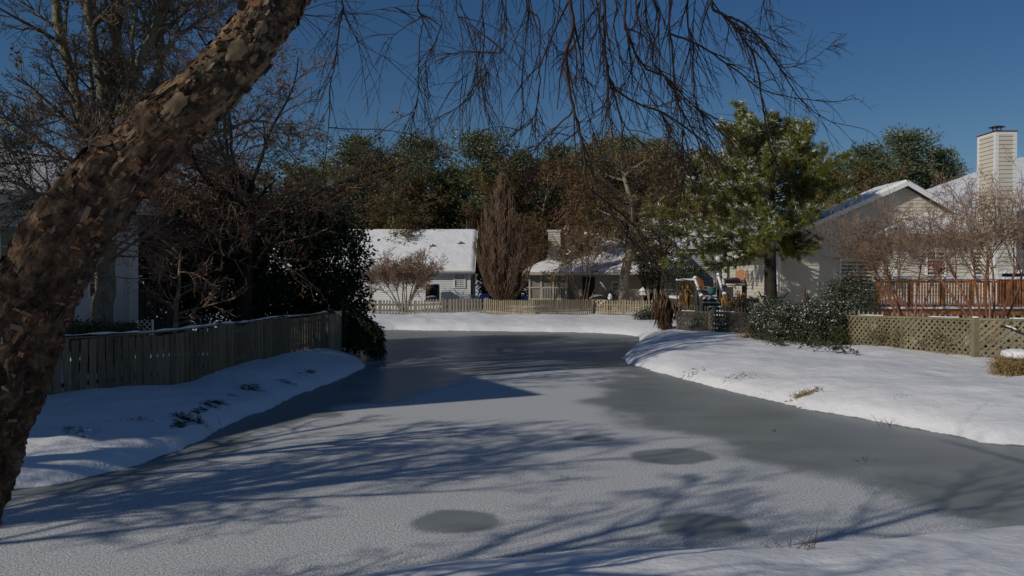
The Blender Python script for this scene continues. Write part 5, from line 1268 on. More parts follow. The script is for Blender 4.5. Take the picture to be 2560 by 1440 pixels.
def droop_bush():
    rng = np.random.default_rng(85); R = Rnd(85); b = at(872,870,28.2); h = thing('drooping_bush', V3(b.x,b.y,gh(b.x,b.y)), 'dark bush drooping over the ice at the end of the board fence', 'bush')
    m = MB(); Cs = []; Ds = []
    for k in range(95):
        e = at(R.uniform(858,962),R.uniform(800,884),R.uniform(26.8,29.6)); fr_ = (CX+F*e.x/e.y-865)/100; e.z = max(.03, e.z-fr_*.25)
        s_ = V3(b.x+R.uniform(-.3,.1),b.y+R.uniform(-.2,.4),.35); c = s_.lerp(e,.5)+V3(0,0,R.uniform(.5,1.05)*(1-.25*fr_)); q = [V3(*v) for v in catmull([tuple(s_),tuple(c),tuple(e)],6,False)]; m.tube(q,[.018*(1-.7*i/len(q)) for i in range(len(q))],4,False)
        for i in range(4,len(q)):
            for _ in range(15): Cs.append(tuple(q[i]+R.vec()*R.uniform(.02,.16))); d = (q[i]-q[i-1]).normalized()+R.vec()*.8-V3(0,0,.3); Ds.append(tuple(d))
    m.build('stems', M['bark_dark'], h); C = np.array(Cs); C[:,2] = np.maximum(C[:,2],.03); n = len(C); np_mesh('foliage', leaves(rng,C,unit(np.array(Ds)),rng.uniform(.09,.17,n),.055),4,M['darkleaf'],h)
droop_bush()
shrub('low_hedge', [(A3(215,826,18.6),(.55,.4,.22)),(A3(265,828,18.8),(.5,.4,.2)),(A3(320,832,19.2),(.4,.4,.16))], 'low yellow green hedge behind the left end of the board fence', M['hedgeleaf'], .07, 86, 'hedge', None, .02, 420, 22, .07)
shrub('added_shade_tree', [(V3(-6.2,-1.1,5.95),(1.6,1.5,.30)),(V3(-6.4,-.8,4.6),(1.3,1.2,.6))], 'unseen leaf tiers added behind the camera to shade the birch trunk', M['darkleaf'], .13, 84, 'tree', None, .0, 60, 20, .28, base=(-6.3,-1.0))  # leaf tiers added out of view, shaped to darken the middle of the trunk
# bushes along the lattice fence
shrub('evergreen_bush', [(A3(1985,835,27.6),(1.15,.75,.85)),(A3(2075,815,26.8),(1.0,.75,.95)),(A3(1925,815,28.4),(.8,.6,.8)),(A3(2120,790,26.8),(.7,.6,.6)),(A3(2000,790,27.8),(1.0,.6,.5))], 'large snow dusted evergreen bush spilling over the lattice fence onto the bank', M['bushleaf'], .085, 91, 'bush', None, .13, 300, 26, .09)
shrub('ivy_shrub', [(A3(2135,735,30.2),(.75,.6,.95)),(A3(2090,745,30.6),(.7,.6,.6)),(A3(2165,760,29.2),(.45,.45,.7))], 'tall dark evergreen shrub at the left end of the wooden deck', M['bushleaf'], .085, 92, 'bush', None, .06, 260, 24, .10)
shrub('ivy_shrub', [(A3(1905,765,33),(.8,.5,.32)),(A3(1960,770,32.2),(.7,.5,.3)),(A3(1850,768,34),(.6,.45,.25))], 'low ivy growing along the lattice fence top at the foot of the pine', M['bushleaf'], .085, 93, 'ivy', None, .05, 260, 22, .10)
shrub('evergreen_bush', [(A3(1622,784,43),(.55,.45,.33)),(A3(1600,790,42.5),(.35,.3,.2))], 'small grey green bush at the far corner where picket and lattice fences meet', M['bushleaf'], .09, 94, 'bush', None, .10, 330, 20, .09)
shrub('evergreen_bush', [(A3(1735,690,47),(.9,.7,.6)),(A3(1690,690,48),(.8,.7,.7))], 'dark shrub behind the snowy garden stairs', M['darkleaf'], .12, 95, 'bush', None, .05, 160, 22, .14)
shrub('dry_shrub', [(A3(1880,845,28.8),(.45,.35,.5)),(A3(1855,850,29.2),(.35,.3,.3))], 'reddish brown dry shrub left of the large evergreen bush', M['straw'], .12, 96, 'bush', None, .0, 220, 20, .12, elong=.12)
shrub('evergreen_bush', [(A3(1225,705,60),(1.0,.8,1.5)),(A3(1290,690,61),(1.3,.9,1.9)),(A3(1250,740,59),(1.4,.8,.8))], 'dark shaded bush between the white house and the screened porch', M['darkleaf'], .22, 98, 'bush', None, .0, 70, 24, .22)
shrub('tangled_vines', [(V3(12.1+dx,24.6-dx*2.3+.0,.95),(.55,.9,.42)) for dx in (-1.0,-.2,.6)]+[(V3(14.6,21.9,1.0),(.9,.5,.42)),(V3(16.2,21.0,1.0),(.9,.5,.42))], 'tangled brown green vines growing behind the near lattice panels', M['olive'], .08, 99, 'vines', None, .03, 230, 20, .10)
shrub('tangled_vines', [(V3(8.3+dx,34.6-dx*2.5,.9),(.5,.8,.35)) for dx in (0,.7,1.4,2.1)], 'tangled dark vines growing behind the far lattice panels', M['bushleaf'], .08, 100, 'vines', None, .03, 230, 20, .10)
shrub('evergreen_tree', [(A3(1628,650,54),(1.0,.9,1.5)),(A3(1600,610,54.5),(.9,.8,1.0)),(A3(1660,620,54),(.8,.8,1.1))], 'dark evergreen with snow flecks between the leaning oak and the grey house', M['darkleaf'], .17, 89, 'tree', None, .05, 95, 22, .2)
def trailing(px, py, seed, lab):
    R = Rnd(seed); rng = np.random.default_rng(seed); b = gp(px,py,.5); h = thing('trailing_vine', V3(b.x,b.y,gh(b.x,b.y)), lab, 'vine', 'vine runners on the snow'); m = MB(); Cs = []
    for k in range(9):
        e = V3(b.x+R.uniform(-.5,.5),b.y+R.uniform(-.7,.3),0); e.z = gh(e.x,e.y)+R.uniform(.02,.12); s_ = V3(b.x,b.y,gh(b.x,b.y)+.1); c = s_.lerp(e,.5)+V3(0,0,.12); q = [V3(*v) for v in catmull([tuple(s_),tuple(c),tuple(e)],4,False)]; m.tube(q,[.006]*len(q),3,False)
        for v in q[1:]:
            for _ in range(4): Cs.append(tuple(v+R.vec()*.05))
    m.build('runner', M['bark_dark'], h); C = np.array(Cs); n = len(C); np_mesh('foliage', leaves(rng,C,rdirs(rng,n),.07,.04),4,M['bushleaf'],h)
trailing(1945,868,1,'thin vine runner trailing on the snow below the left of the large bush'); trailing(2085,890,2,'thin vine runner trailing on the snow below the right of the large bush'); trailing(2020,876,3,'thin vine runner trailing on the snow below the middle of the large bush')
shrub('straw_clump', [(V3(A3(2548,893,18.6)[0],18.6,.80),(.46,.4,.20)),(V3(A3(2512,900,18.4)[0],18.4,.74),(.25,.25,.14)),(V3(A3(2530,893,18.5)[0],18.3,.70),(.45,.35,.12))], 'straw coloured grass clump capped with snow at the right edge', M['straw'], .16, 97, 'grass clump', None, .0, 900, 24, .08, elong=.07, droop=-.5)
c = (A3(2552,868,18.6)[0],18.6,1.0); m = MB(); m.lathe(c, [(.38,-.06),(.42,.02),(.36,.09),(.2,.14),(.03,.16)], 20); sc0 = [o for o in COL.objects if o.name.startswith('straw_clump')][0]
for i, v in enumerate(m.v): n_ = mnoise.noise(V3(*v)*4); m.v[i] = (c[0]+(v[0]-c[0])*(1+.25*n_), c[1]+(v[1]-c[1])*(1+.25*n_), v[2]+.03*n_)
m.build('snow_cap', M['snow'], sc0, True)
def fallen_branch():
    a = [at(2505,815,20),at(2530,822,19.6),at(2550,832,19.4),at(2575,838,19.2),at(2620,842,19.0)]; h = thing('fallen_branch', V3(*a[0]), 'dark snow speckled branch leaning over the lattice fence at the right edge', 'branch'); m = MB()
    q = [V3(*v) for v in catmull([tuple(v) for v in a],5,False)]; m.tube(q,[.035*(1-.3*i/len(q)) for i in range(len(q))],6)
    for i in (3,8,12): m.tube([q[i],q[i]+V3(.1,-.05,.25),q[i]+V3(.3,-.1,.35)],[.012,.008,.004],4)
    m.tube([q[-1],V3(q[-1].x+.25,q[-1].y-.1,gh(q[-1].x,q[-1].y)-.05)],[.025,.03],6); m.build('branch', M['bark_dark'], h, True)
    m = MB(); m.tube([v+V3(0,0,.03) for v in q[2:9]],[.012,.022,.026,.012,.02,.024,.008],6); m.build('snow_cap', M['snow'], h, True)
fallen_branch()

# dead hanging plants
def hang_plant(name, c, rad, top, label, mat, seed, n=420, L=.5, W=.06, snow=False):
    rng = np.random.default_rng(seed); R = Rnd(seed); g = gh(c.x,c.y); h = thing(name, V3(c.x,c.y,g), label, 'dead plant'); m = MB(); Cs = []; Ds = []
    for k in range(16):
        az = R.uniform(0,6.28); e = V3(c.x+math.cos(az)*rad*R.uniform(.3,1),c.y+math.sin(az)*rad*R.uniform(.3,.9),g+top*R.uniform(.45,1)); b = V3(c.x+math.cos(az)*.12,c.y+math.sin(az)*.12,g-.1); q = [V3(*v) for v in catmull([tuple(b),tuple(b.lerp(e,.55)+V3(0,0,top*.25)),tuple(e)],5,False)]; m.tube(q,[.035*(1-.6*i/len(q)) for i in range(len(q))],5,False)
        for _ in range(n//16):
            v = q[R.randint(2,len(q)-1)]+R.vec()*.14; Cs.append(tuple(v)); Ds.append((R.uniform(-.35,.35),R.uniform(-.35,.35),-1))
    m.build('stems', M['bark_brown'], h); C = np.array(Cs); k = len(C); ln = np.minimum(rng.uniform(.4,1.3,k)*L, np.maximum(C[:,2]-g,.08)); np_mesh('hanging_leaves', leaves(rng,C,unit(np.array(Ds)),ln,rng.uniform(.5,1.3,k)*W),4,mat,h)
    return h
hang_plant('dead_vine', V3(at(1662,800,37).x,37,0), .85, 1.75, 'big reddish brown heap of dead hanging leaves at the corner of the lattice fence', M['deadleaf'], 101, 900, .7, .075)
hang_plant('dead_vine', V3(at(1712,760,40.5).x,40.5,0), .45, 2.1, 'dead tan leaves on stalks left of the snowy garden stairs', M['deadyellow'], 102, 240, .5, .07)
hang_plant('dead_banana', V3(at(1838,770,36.5).x,36.5,0), .6, 1.75, 'yellow brown drooping dead banana leaves left of the pine trunk', M['deadyellow'], 103, 330, .7, .13)
hang_plant('dead_vine', V3(at(2010,735,35).x,35,0), .18, 1.9, 'narrow dead brown stalk against the beige gable wall', M['deadleaf'], 104, 60, .5, .08)

# sago palm
def sago():
    R = Rnd(111); x, y = xx(1522,50.5), 50.5; g = gh(x,y); h = thing('sago_palm', V3(x,y,g), 'snow laden sago palm behind the leaning picket fence', 'palm'); m = MB(); fm = []; sm = []
    m.lathe((x,y,g-.1), [(.22,0),(.26,.3),(.2,.75)], 10)
    for k in range(46):
        az = R.uniform(0,6.28); el = R.uniform(.0,1.35); L = R.uniform(.9,1.35); d = V3(math.cos(az)*math.cos(el),math.sin(az)*math.cos(el),math.sin(el)); p = V3(x,y,g+.7); q = [p.copy()]; dd = d.copy()
        for i in range(8): dd = (dd+V3(0,0,-.13)).normalized(); p = p+dd*L/8; q.append(p.copy())
        m.tube(q,[.015*(1-.6*i/8) for i in range(9)],4,False)
        heavy = R.random() < .38
        for i in range(1,9):
            d_ = (q[i]-q[i-1]).normalized(); sd = d_.cross(V3(0,0,1)).normalized()
            for s_ in (-1,1):
                for u in (0,.33,.66):
                    b = q[i-1].lerp(q[i],u); e = b+(sd*s_*.8+d_*.6-V3(0,0,.15)).normalized()*.22*math.sin(math.pi*min(.95,(i+u)/9.5)+.2); wv = d_*.02; fm.append((b-wv,b+wv,e))
            if heavy and i > 2:
                up = V3(0,0,.04); sm.append((q[i-1]+up-sd*.10,q[i-1]+up*1.5+sd*.10,q[i]+up*1.5+sd*.10,q[i]+up-sd*.10))
    m.build('trunk', M['bark_brown'], h); np_mesh('fronds', [tuple(v) for t_ in fm for v in t_],3,M['palm'],h); np_mesh('snow_load', [tuple(v) for t_ in sm for v in t_],4,M['snowtuft'],h)
    m = MB(); m.lathe((x+.05,y-.3,g+.75), [(.05,0),(.16,.1),(.14,.3),(.05,.42),(.01,.45)], 9); m.build('snow_cap', M['snow'], h, True)
sago()

# big pine on the right
def big_pine():
    R = Rnd(121); rng = np.random.default_rng(121); D = 39.6; x = xx(1926,D); g = gh(x,D); h = thing('pine_tree', V3(x,D,g), 'large bright green pine dusted with snow before the beige gable house', 'tree', 'pines')
    H_ = at(1940,325,D).z-g; m = MB(); tp = [(0,0,.34),(.02,.15,.31),(-.02,.35,.27),(.03,.55,.2),(.05,.8,.11),(.05,1.0,.03)]
    q = [V3(x+a,D+a*.5,g-.15+H_*b) for a,b,_ in tp]; c = catmull([tuple(v)+(t_[2],) for v,t_ in zip(q,tp)],6,False); m.tube([V3(*v[:3]) for v in c],[v[3] for v in c],14); 
    # broken stubs and scars
    for (zz,az,L) in ((1.2,0,.5),(1.25,2.7,.4),(1.9,1.2,.3)): m.tube([V3(x,D,g+zz),V3(x+math.cos(az)*(.3+L*.6),D+math.sin(az)*.2-.2,g+zz+.1),V3(x+math.cos(az)*(.3+L),D+math.sin(az)*.3-.25,g+zz+.35)],[.07,.045,.03],6)
    m.build('trunk', M['bark_dark'], h, True)
    bm = MB(); C = []; Dv = []; SC = []; SD = []
    def tuft(p, d, n, snow):
        for _ in range(n):
            dd = (d*.75+R.vec()*.75+V3(0,0,-.10)).normalized()
            if snow and R.random() < .30 and dd.z > -.4: SC.append(tuple(p+V3(0,0,.04)+R.vec()*.05)); SD.append(tuple(dd))
            else: C.append(tuple(p+R.vec()*.05)); Dv.append(tuple(dd))
    def envr(t_): return float(np.interp(t_, [0,.1,.3,.55,.75,.87,.95,1], [4.2,4.5,4.5,4.1,3.7,2.9,2.0,.9]))
    nb = 88
    for k in range(nb):
        t_ = (k+R.random())/nb; z = g+3.3+(H_-3.8)*t_; az = R.uniform(0,6.28)
        L = 1.10*envr(t_)*R.uniform(.45,1.08)/math.cos(min(1.0,.05+.6*t_*t_))
        if t_ < .36 and (math.cos(az) > -.15 or math.sin(az) > .2):
            if R.random() < (.8 if t_ < .10 or math.sin(az) > -.1 else .4): continue
            L *= .62
        if math.cos(az) < -.2 and t_ < .5: L *= 1.26
        elif math.cos(az) > .1: L *= .80 if t_ < .55 else .86
        el = .05+.75*t_*t_+R.uniform(-.15,.2); d = V3(math.cos(az)*math.cos(el),math.sin(az)*math.cos(el),math.sin(el)); p = V3(x+.03*t_,D,z); n = 9; q = [p.copy()]
        for i in range(n): d = (d+R.vec()*.10+V3(0,0,-.055 if i < 5 else .09)).normalized(); p = p+d*L/n; q.append(p.copy())
        r0 = .075*(1-.6*t_); bm.tube(q,[r0*(1-.75*i/n) for i in range(n+1)],5,False)
        for i in range(2,n+1):
            for _ in range(4):
                dd = (q[i]-q[i-1]).normalized(); sd = perp_dir(dd, math.radians(R.uniform(25,65)), R); l2 = R.uniform(.3,.85)*(1-.4*i/n); e1 = q[i]+sd*l2*.55; e = e1+(sd+V3(0,0,.1)+R.vec()*.25).normalized()*l2*.45; bm.tube([q[i],e1,e],[.014,.010,.006],3,False)
                sn = R.random() < .75*(.35+.65*(math.cos(az-math.atan2(-LY,-LX))*.5+.5))
                tuft(e,(e-e1).normalized(),30,sn); tuft(e1,sd,16,sn and R.random() < .6)
                tuft(q[i].lerp(e1,.5),sd,10,False)
    bm.build('branches', M['bark_brown'], h); C = np.array(C); n = len(C); np_mesh('needles', blades(rng,C,np.array(Dv),rng.uniform(.20,.38,n),.036),3,M['needle'],h)
    S = np.array(SC); k = len(S); np_mesh('snow_load', blades(rng,S,np.array(SD),rng.uniform(.16,.30,k),.045),3,M['snowtuft'],h)
big_pine()

# far tree prototypes
def far_pine(seed, H_=14.0, R0=2.5, zc=.66):
    R = Rnd(seed); rng = np.random.default_rng(seed); h = thing('pine_tree', V3(0,0,0), 'pine', 'tree', 'pines'); m = MB(); bx = R.uniform(-.3,.3)
    m.tube([V3(0,0,-.3),V3(bx*.4,0,H_*.4),V3(bx,0,H_*.75),V3(bx*1.2,0,H_*.96)],[.22,.18,.11,.03],8); C = []; O = []; S = []
    for k in range(110):
        t_ = R.uniform(.28,1.0); z = H_*t_; e = (t_-zc)/(.36 if t_ > zc else .40); rm = R0*math.sqrt(max(0,1-e*e)); az = R.uniform(0,6.28); L = rm*R.uniform(.4,1.12)
        if t_ < .45 and R.random() < .45: continue
        p = V3(bx*t_,0,z-L*.15); e_ = V3(bx*t_+math.cos(az)*L,math.sin(az)*L,z+L*R.uniform(-.05,.35)); m.tube([p,p.lerp(e_,.5)+V3(0,0,-.05),e_],[.05,.035,.015],4,False)
        for u in (.45,.7,1.0):
            c = p.lerp(e_,u)+R.vec()*.25; nn = 52; cc = np.array(c)+rng.normal(size=(nn,3))*[.36,.36,.24]; C.append(cc); O.append(cc-np.array(c))
            lit = R.random() < .4
            if lit: ss = np.array(c)+rng.normal(size=(16,3))*[.32,.32,.14]+[0,0,.16]; S.append(ss)
    m.build('trunk', M['bark_brown'], h); C = np.concatenate(C); O = np.concatenate(O); n = len(C); np_mesh('crown', leaves(rng,C,unit(unit(O)+rdirs(rng,n)*.7+np.array([0,0,.3])),rng.uniform(.24,.46,n),.10),4,M['needle_far'],h)
    S = np.concatenate(S); k = len(S); d = rdirs(rng,k); d[:,2] *= .3; np_mesh('snow_load', leaves(rng,S,unit(d),rng.uniform(.14,.30,k),.035),4,M['snowtuft'],h)
    return h
def far_broad(seed, mat, H_=11.0, nl=6500, spread=.5):
    R = Rnd(seed); rng = np.random.default_rng(seed); h = thing('broadleaf_tree', V3(0,0,0), 'tree', 'tree', 'brown leaved trees'); a, b = MB(), MB(); tips = []
    par = [P(seg=7,wob=.08,trop=.06,n=17,t0=.16,ang=(25,65),len=(.28,.5),rr=.45,tip=.2,sides=7,short=.3),P(seg=5,wob=.18,trop=.08,n=8,t0=.15,ang=(25,60),len=(.4,.65),rr=.5,sides=4,tip=.4),P(seg=4,wob=.22,trop=.04,n=4,t0=.2,ang=(25,60),len=(.4,.7),rr=.6,sides=3,tip=.5),P(seg=2,wob=.2,trop=.03,sides=3)]
    grow([a,b,b,b], V3(0,0,-.2), V3(0,0,1), H_*.92, .2, 0, par, R, tips, .012); a.build('trunk', M['bark_pale'] if seed % 2 else M['bark_grey'], h, True); b.build('branches', M['twig_oak'], h)
    T = tips_np(tips); C = T[rng.integers(0,len(T),nl)]+rng.normal(size=(nl,3))*.16; np_mesh('crown', leaves(rng,C,rdirs(rng,nl),rng.uniform(.14,.26,nl),.12),4,mat,h); return h
PP = [far_pine(201,14,2.5,.66), far_pine(202,14,2.9,.70), far_pine(203,14,2.2,.60)]
BP = [far_broad(211,M['olive']), far_broad(212,M['russet']), far_broad(213,M['olive'],11,5000), far_broad(214,M['russet'],11,4200)]
first = set()
def plant(proto, px, top, D, label, rz, sx=1.0, Hp=14.0):
    key = proto.name
    o = proto if key not in first else copy_tree(proto); first.add(key)
    x = xx(px,D); g = gh(x,D); s_ = (at(px,top,D).z-g)/Hp; o.location = (x,D,g); o.scale = (s_*sx,s_*sx,s_); o.rotation_euler = (0,0,rz); o['label'] = label
R = Rnd(300)
for i, (px, top, D, k, sx, lab) in enumerate([
    (770,430,74,2,1.0,'far pine behind the oak crown, left of the white house'),(905,352,70,0,.95,'far pine rising above the left end of the white house roof'),(1045,356,68,1,1.0,'tall dark pine behind the middle of the white house roof'),
    (1128,425,76,2,.8,'shorter pine in the gap between two taller pines behind the white house'),(1212,342,66,1,1.0,'tallest rounded pine above the right end of the white house roof'),(1298,388,76,2,.8,'slim far pine just right of the tallest rounded pine'),
    (1392,374,74,0,.85,'far pine above the pale porch chimney'),(1478,390,80,2,.8,'far pine seen through hanging birch twigs right of the chimney'),(1545,348,72,1,1.05,'broad far pine behind the pale leaning oak trunk'),(1650,362,76,0,1.0,'far pine left of the large bright pine'),
    (1765,400,80,2,1.0,'far pine hidden behind the large bright pine'),(2060,420,82,2,1.0,'far pine just right of the large bright pine crown'),(2172,372,72,0,1.0,'far pine left of the dense one above the gable'),(2262,340,66,1,.9,'dense dark pine standing above the gable peak'),(2345,382,68,0,.8,'far pine right of the gable peak, left of the tall chimney'),
    (560,440,76,0,1.0,'far pine behind the left of the oak crown'),(380,450,78,1,1.0,'far pine behind the tall pale stemmed tree'),(150,455,80,2,1.1,'far pine behind the birch trunk at the left')]):
    plant(PP[k], px, top, D, lab, R.uniform(0,6.28), sx*1.2)
for i, (px, top, D, k, sx, lab) in enumerate([
    (860,440,66,0,1.0,'olive brown tree behind the far left of the white house roof'),(965,430,64,0,1.1,'olive tree at the left end of the white house ridge'),(1010,520,60.5,2,1.1,'low olive tree rising just behind the white house ridge'),(1105,500,66,2,1.1,'low thin olive tree between the pines behind the white house'),(1165,520,62,3,1.0,'thin brown tree behind the right end of the white house ridge'),
    (1275,430,62,0,.9,'olive tree above the teardrop brown tree'),(1330,430,64,1,1.0,'russet tree between the teardrop tree and the pale chimney'),(1345,560,58,3,1.1,'low brown tree in the gap left of the screened porch'),(1425,440,66,1,1.1,'russet tree directly behind the pale chimney'),(1475,470,60,1,.95,'russet tree right of the pale chimney'),
    (1610,410,64,1,1.1,'tall russet tree behind the grey house roof'),(1690,440,66,0,1.1,'olive tree behind the left edge of the large pine'),(1780,500,64,0,1.1,'olive tree behind the trunk of the large pine'),(2110,450,70,0,1.0,'olive tree left of the pines above the gable'),(2210,450,64,2,1.1,'olive tree low behind the left roof slope of the beige house'),
    (2390,455,72,3,1.2,'thin brown tree between the gable and the tall chimney'),(2440,465,76,3,1.2,'thin brown tree behind the tall chimney'),(700,470,62,1,1.1,'russet tree behind the dark magnolias'),(600,480,66,0,1.1,'olive tree behind the oak crown'),(470,480,68,1,1.1,'russet tree left of the oak crown'),(300,480,70,0,1.2,'olive tree behind the pale stemmed tree'),(60,480,70,1,1.2,'russet tree behind the shaded house at the left'),(935,430,76,2,1.3,'tall olive tree in the gap between the left pines'),(1085,455,78,0,1.2,'olive tree in the sky gap left of the tallest rounded pine'),(1150,470,72,1,1.1,'russet tree just left of the tallest rounded pine'),(1255,425,79,2,1.2,'olive tree just right of the tallest rounded pine'),(1345,425,78,1,1.2,'russet tree filling the gap above the pale chimney'),(1440,420,80,0,1.2,'olive tree filling the gap behind the hanging birch twigs'),(1600,400,80,3,1.2,'thin brown tree behind the leaning oak crown'),(1720,400,78,1,1.3,'russet tree at the left edge of the large pine crown'),(820,425,78,0,1.2,'olive tree at the right edge of the oak crown'),(1935,395,62,0,1.3,'olive tree directly behind the crown of the large pine'),(650,430,74,3,1.2,'thin brown tree seen through the oak twigs')]):
    plant(BP[k], px, top, D, lab, R.uniform(0,6.28), sx*1.25, 11.0)
# live oak with pale leaning trunk by the palm
def leaning_oak():
    R = Rnd(131); rng = np.random.default_rng(131); D = 52.5; b = V3(xx(1560,D),D,gh(xx(1560,D),D)); h = thing('live_oak', b, 'brown leaved tree with pale leaning trunk beside the sago palm', 'tree'); a, bb = MB(), MB(); tips = []
    tr = [(1558,760,.36),(1562,690,.32),(1572,640,.28),(1582,580,.24),(1578,510,.18),(1560,440,.12),(1550,390,.06)]; c = catmull([tuple(at(px,py,D))+(r,) for px,py,r in tr],5,False); pts = [V3(*v[:3]) for v in c]; pts[0].z = b.z-.2; a.tube(pts,[v[3] for v in c],10)
    par = [P(seg=7,wob=.16,trop=.03,n=9,t0=.2,ang=(30,65),len=(.35,.6),rr=.5,sides=5,tip=.35),P(seg=5,wob=.22,trop=-.01,n=6,t0=.15,ang=(30,60),len=(.4,.65),rr=.55,sides=4,tip=.4),P(seg=4,wob=.22,trop=-.03,n=3,t0=.2,ang=(30,60),len=(.4,.7),rr=.6,sides=3),P(seg=2,wob=.2,trop=-.03,sides=3)]
    for k in range(22):
        i = R.randint(9,len(pts)-2); az = R.uniform(0,6.28); dd = V3(math.cos(az),math.sin(az)*.8,R.uniform(-.05,.6)).normalized(); grow([a,bb,bb,bb], pts[i], dd, R.uniform(2.0,3.9), .09, 0, par, R, tips, .012)
    for e in (at(1395,670,51),at(1420,610,51)):
        q = [pts[12], pts[12].lerp(e,.5)+V3(0,-.4,.5), e]; q = [V3(*v) for v in catmull([tuple(v) for v in q],5,False)]; a.tube(q,[.07*(1-.6*i/len(q)) for i in range(len(q))],6); 
        for k in range(8): grow([bb]*4, q[R.randint(6,len(q)-1)], (R.vec()+V3(-.2,0,-.1)).normalized(), R.uniform(.8,1.5), .03, 1, par, R, tips, .01)
    a.build('trunk', M['bark_pale'], h, True); bb.build('branches', M['twig_oak'], h); T = tips_np(tips); n = 10500; cc = T[rng.integers(0,len(T),n)]+rng.normal(size=(n,3))*.16; np_mesh('crown', leaves(rng,cc,rdirs(rng,n),rng.uniform(.13,.24,n),.10),4,M['olive'],h)
    S = T[rng.integers(0,len(T),260)]; S = S[S[:,2] < 6.0]; S = (S[:,None,:]+rng.normal(size=(len(S),5,3))*[.14,.14,.05]+[0,0,.1]).reshape(-1,3); k = len(S); d = rdirs(rng,k); d[:,2] *= .3; np_mesh('snow_load', leaves(rng,S,unit(d),.16,.08),4,M['snowtuft'],h)
leaning_oak()

# ================================================================== GRASS TUFTS AND SMALL THINGS ON THE BANKS
def tuft(px, py, z, rx, L, n, label, seed, mat='drygrass', name='grass_tuft', cat='grass tuft', hang=.4, W=.012, snow=True):
    rng = np.random.default_rng(seed); b = gp(px,py,z); g = gh(b.x,b.y); h = thing(name, V3(b.x,b.y,g), label, cat, 'dead grass tufts on the banks')
    ax = rng.normal(size=(n,2))*[rx,rx*.4]; C = np.stack([b.x+ax[:,0],b.y+ax[:,1],np.zeros(n)],1); C[:,2] = height(C[:,0],C[:,1])-.02; d = rng.normal(size=(n,3)); d[:,2] = abs(d[:,2])*.8+.25; d[:,1] -= hang; np_mesh('blades', blades(rng,C,unit(d),rng.uniform(.4,1.2,n)*L,W),3,M[mat],h)
    if snow:
        k = max(6,n//14); i = rng.integers(0,n,k); S = C[i]+np.array([0,.02,L*.42]); dd = rdirs(rng,k); dd[:,2] *= .3; np_mesh('snow_load', leaves(rng,S,unit(dd),L*.8,L*.5),4,M['snowtuft'],h)
for i, (px,py,z,rx,L,n,lab) in enumerate([(475,1052,.22,.13,.16,520,'large dark clump of dead grass hanging under the left bank edge'),(525,1022,.24,.12,.09,260,'dark dead grass just right of the large clump on the left bank'),(552,1012,.25,.07,.10,200,'small dark grass tuft at the top of the left bank slope, below the fence post'),(628,978,.25,.17,.09,300,'wide low dead grass tuft in the middle of the left bank'),(580,998,.22,.06,.08,110,'tiny dead grass tuft between the two wide tufts of the left bank'),(718,962,.2,.12,.10,220,'dark dead grass tuft toward the far end of the left bank'),(745,945,.2,.10,.08,120,'speckled grass tuft nearest the far tip of the left bank'),(770,940,.2,.10,.06,80,'faint grass stems at the far tip of the left bank'),
    (185,1105,.2,.15,.09,150,'sparse grass stems poking through snow beside the birch trunk'),(350,1065,.25,.14,.08,110,'sparse grass stems in the snow left of the large dark clump'),(205,1130,.14,.06,.07,60,'thin low grass stems near the left shore')]): tuft(px,py,z,rx,L,n,lab,400+i)
for i, (px,py,z,rx,L,n,lab) in enumerate([(2005,1000,.1,.15,.15,420,'tan dead grass tuft at the ice edge of the right bank'),(2035,995,.12,.10,.10,180,'smaller tan grass beside the tan tuft on the right bank')]): tuft(px,py,z,rx,L,n,lab,420+i,'straw',W=.014)
for i, (px,py,z,rx,L,n,lab) in enumerate([(1830,955,.16,.30,.06,90,'speckled grass stems in the snow of the right bank below the large bush'),(1760,935,.2,.3,.05,80,'speckled grass stems on the far part of the right bank'),(2240,1015,.2,.15,.05,50,'few short stems in the snow right of the tan tuft'),(2490,1045,.2,.12,.06,40,'few short stems in the snow at the right edge'),(990,820,.2,.45,.09,110,'dark grass at the far shore left of the others'),(1055,822,.2,.25,.10,90,'dark grass at the far shore, below the crape myrtle'),(1105,822,.2,.2,.09,80,'dark grass at the far shore, below the dark wooden box'),(1590,838,.1,.15,.12,120,'dark grass at the corner where far and right banks meet')]): tuft(px,py,z,rx,L,n,lab,430+i,'drygrass',snow=False)
def stems(px, py, z, label, seed, n=6, L=.3, name='dried_weed', horiz=False):
    R = Rnd(seed); b = gp(px,py,z); g = max(0,gh(b.x,b.y)); h = thing(name, V3(b.x,b.y,g), label, 'twig', 'dead twigs around the pond'); m = MB()
    for k in range(n):
        p = V3(b.x+R.uniform(-.06,.06)*n/3,b.y+R.uniform(-.05,.05),g-.02); d = V3(R.uniform(-.6,.6),R.uniform(-.4,.2),R.uniform(.15,.9) if not horiz else R.uniform(.1,.4)).normalized(); q = [p.copy()]
        for i in range(5): d = (d+R.vec()*.22).normalized(); p = p+d*L*R.uniform(.6,1.2)/5; q.append(p.copy())
        m.tube(q,[.004,.0036,.003,.0026,.002,.0015],4,False)
        m.tube([q[2],q[2]+(d+R.vec()*.7).normalized()*L*.35],[.0025,.0012],3,False)
    m.build('stem', M['bark_brown'], h)
stems(2025,1415,.18,'bent dead twigs poking from the foreground snow at lower right',501,7,.26); stems(1960,1408,.15,'low curled dead twigs left of the bent ones in the foreground snow',502,5,.20,horiz=True)
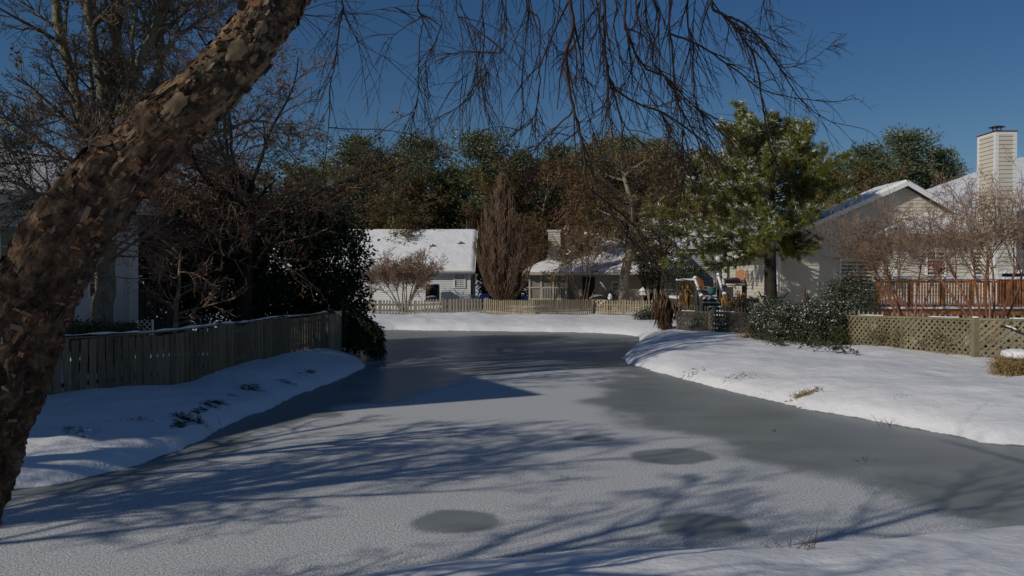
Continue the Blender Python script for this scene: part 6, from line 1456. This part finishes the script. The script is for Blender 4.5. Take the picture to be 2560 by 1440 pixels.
stems(1090,1425,.02,'fine dead twigs lying at the near ice edge',503,9,.14,horiz=True); stems(1345,1398,.02,'single thin stem standing at the near ice edge',504,1,.14)
stems(558,1072,.02,'single upright stem standing in the ice by the left bank',505,1,.34); stems(2215,1062,.02,'thin twigs frozen in the ice along the right bank',506,8,.28,horiz=True)
stems(780,905,.15,'short thin stems on the snow at the left bank tip',507,3,.2)
def stone(px, py, z, r, label, mat='bark_brown', name='stone'):
    b = gp(px,py,z); g = max(0.0,gh(b.x,b.y)); h = MB(); h.lathe((b.x,b.y,g-.03), [(r*.8,0),(r,r*.4),(r*.7,r*.9),(r*.2,r*1.1)], 9)
    for i, v in enumerate(h.v): n_ = mnoise.noise(V3(*v)*6); h.v[i] = (b.x+(v[0]-b.x)*(1+.3*n_), b.y+(v[1]-b.y)*(1+.3*n_), v[2])
    o = h.build(name, M[mat]); tag(o, label, 'stone')
stone(1344,790,.5,.14,'dark stone on the far bank snow below the tan picket fence'); stone(1646,798,.5,.16,'dark upright stone at the foot of the dead leaf heap','bark_dark')
stone(1808,1045,0,.03,'small white ice lump on the clear ice','snow','ice_lump')
stems(1930,1076,.01,'short dead twigs frozen into the clear ice below the large bush',508,5,.14,horiz=True)
stems(2160,1150,.01,'dark twig scraps frozen into the clear ice at the right',509,6,.16,horiz=True)
stems(1405,1194,.01,'tiny twig scraps on the frost between the two upper dark ovals',510,4,.09,horiz=True)
stems(2000,872,.45,'loose dead twigs on the snow in front of the large bush',511,7,.22,horiz=True)
for i, (px,py,z,rx,L,n,lab) in enumerate([(1660,918,.2,.3,.05,70,'short stems in the snow at the far right bank corner'),(1905,980,.15,.25,.06,80,'short stems in the snow just left of the tan tuft'),(2120,1010,.2,.3,.05,60,'short stems in the snow between the tan tuft and the right edge'),(1240,1432,.03,.25,.06,60,'short stems at the near ice edge in the foreground')]): tuft(px,py,z,rx,L,n,lab,450+i,'drygrass',snow=False)
stone(1525+320,1040,0,.02,'small snow lump on the clear ice left of the tan tuft','snow','ice_lump'); stone(2050,1160,0,.02,'small snow lump on the dark ice at the right','snow','ice_lump')
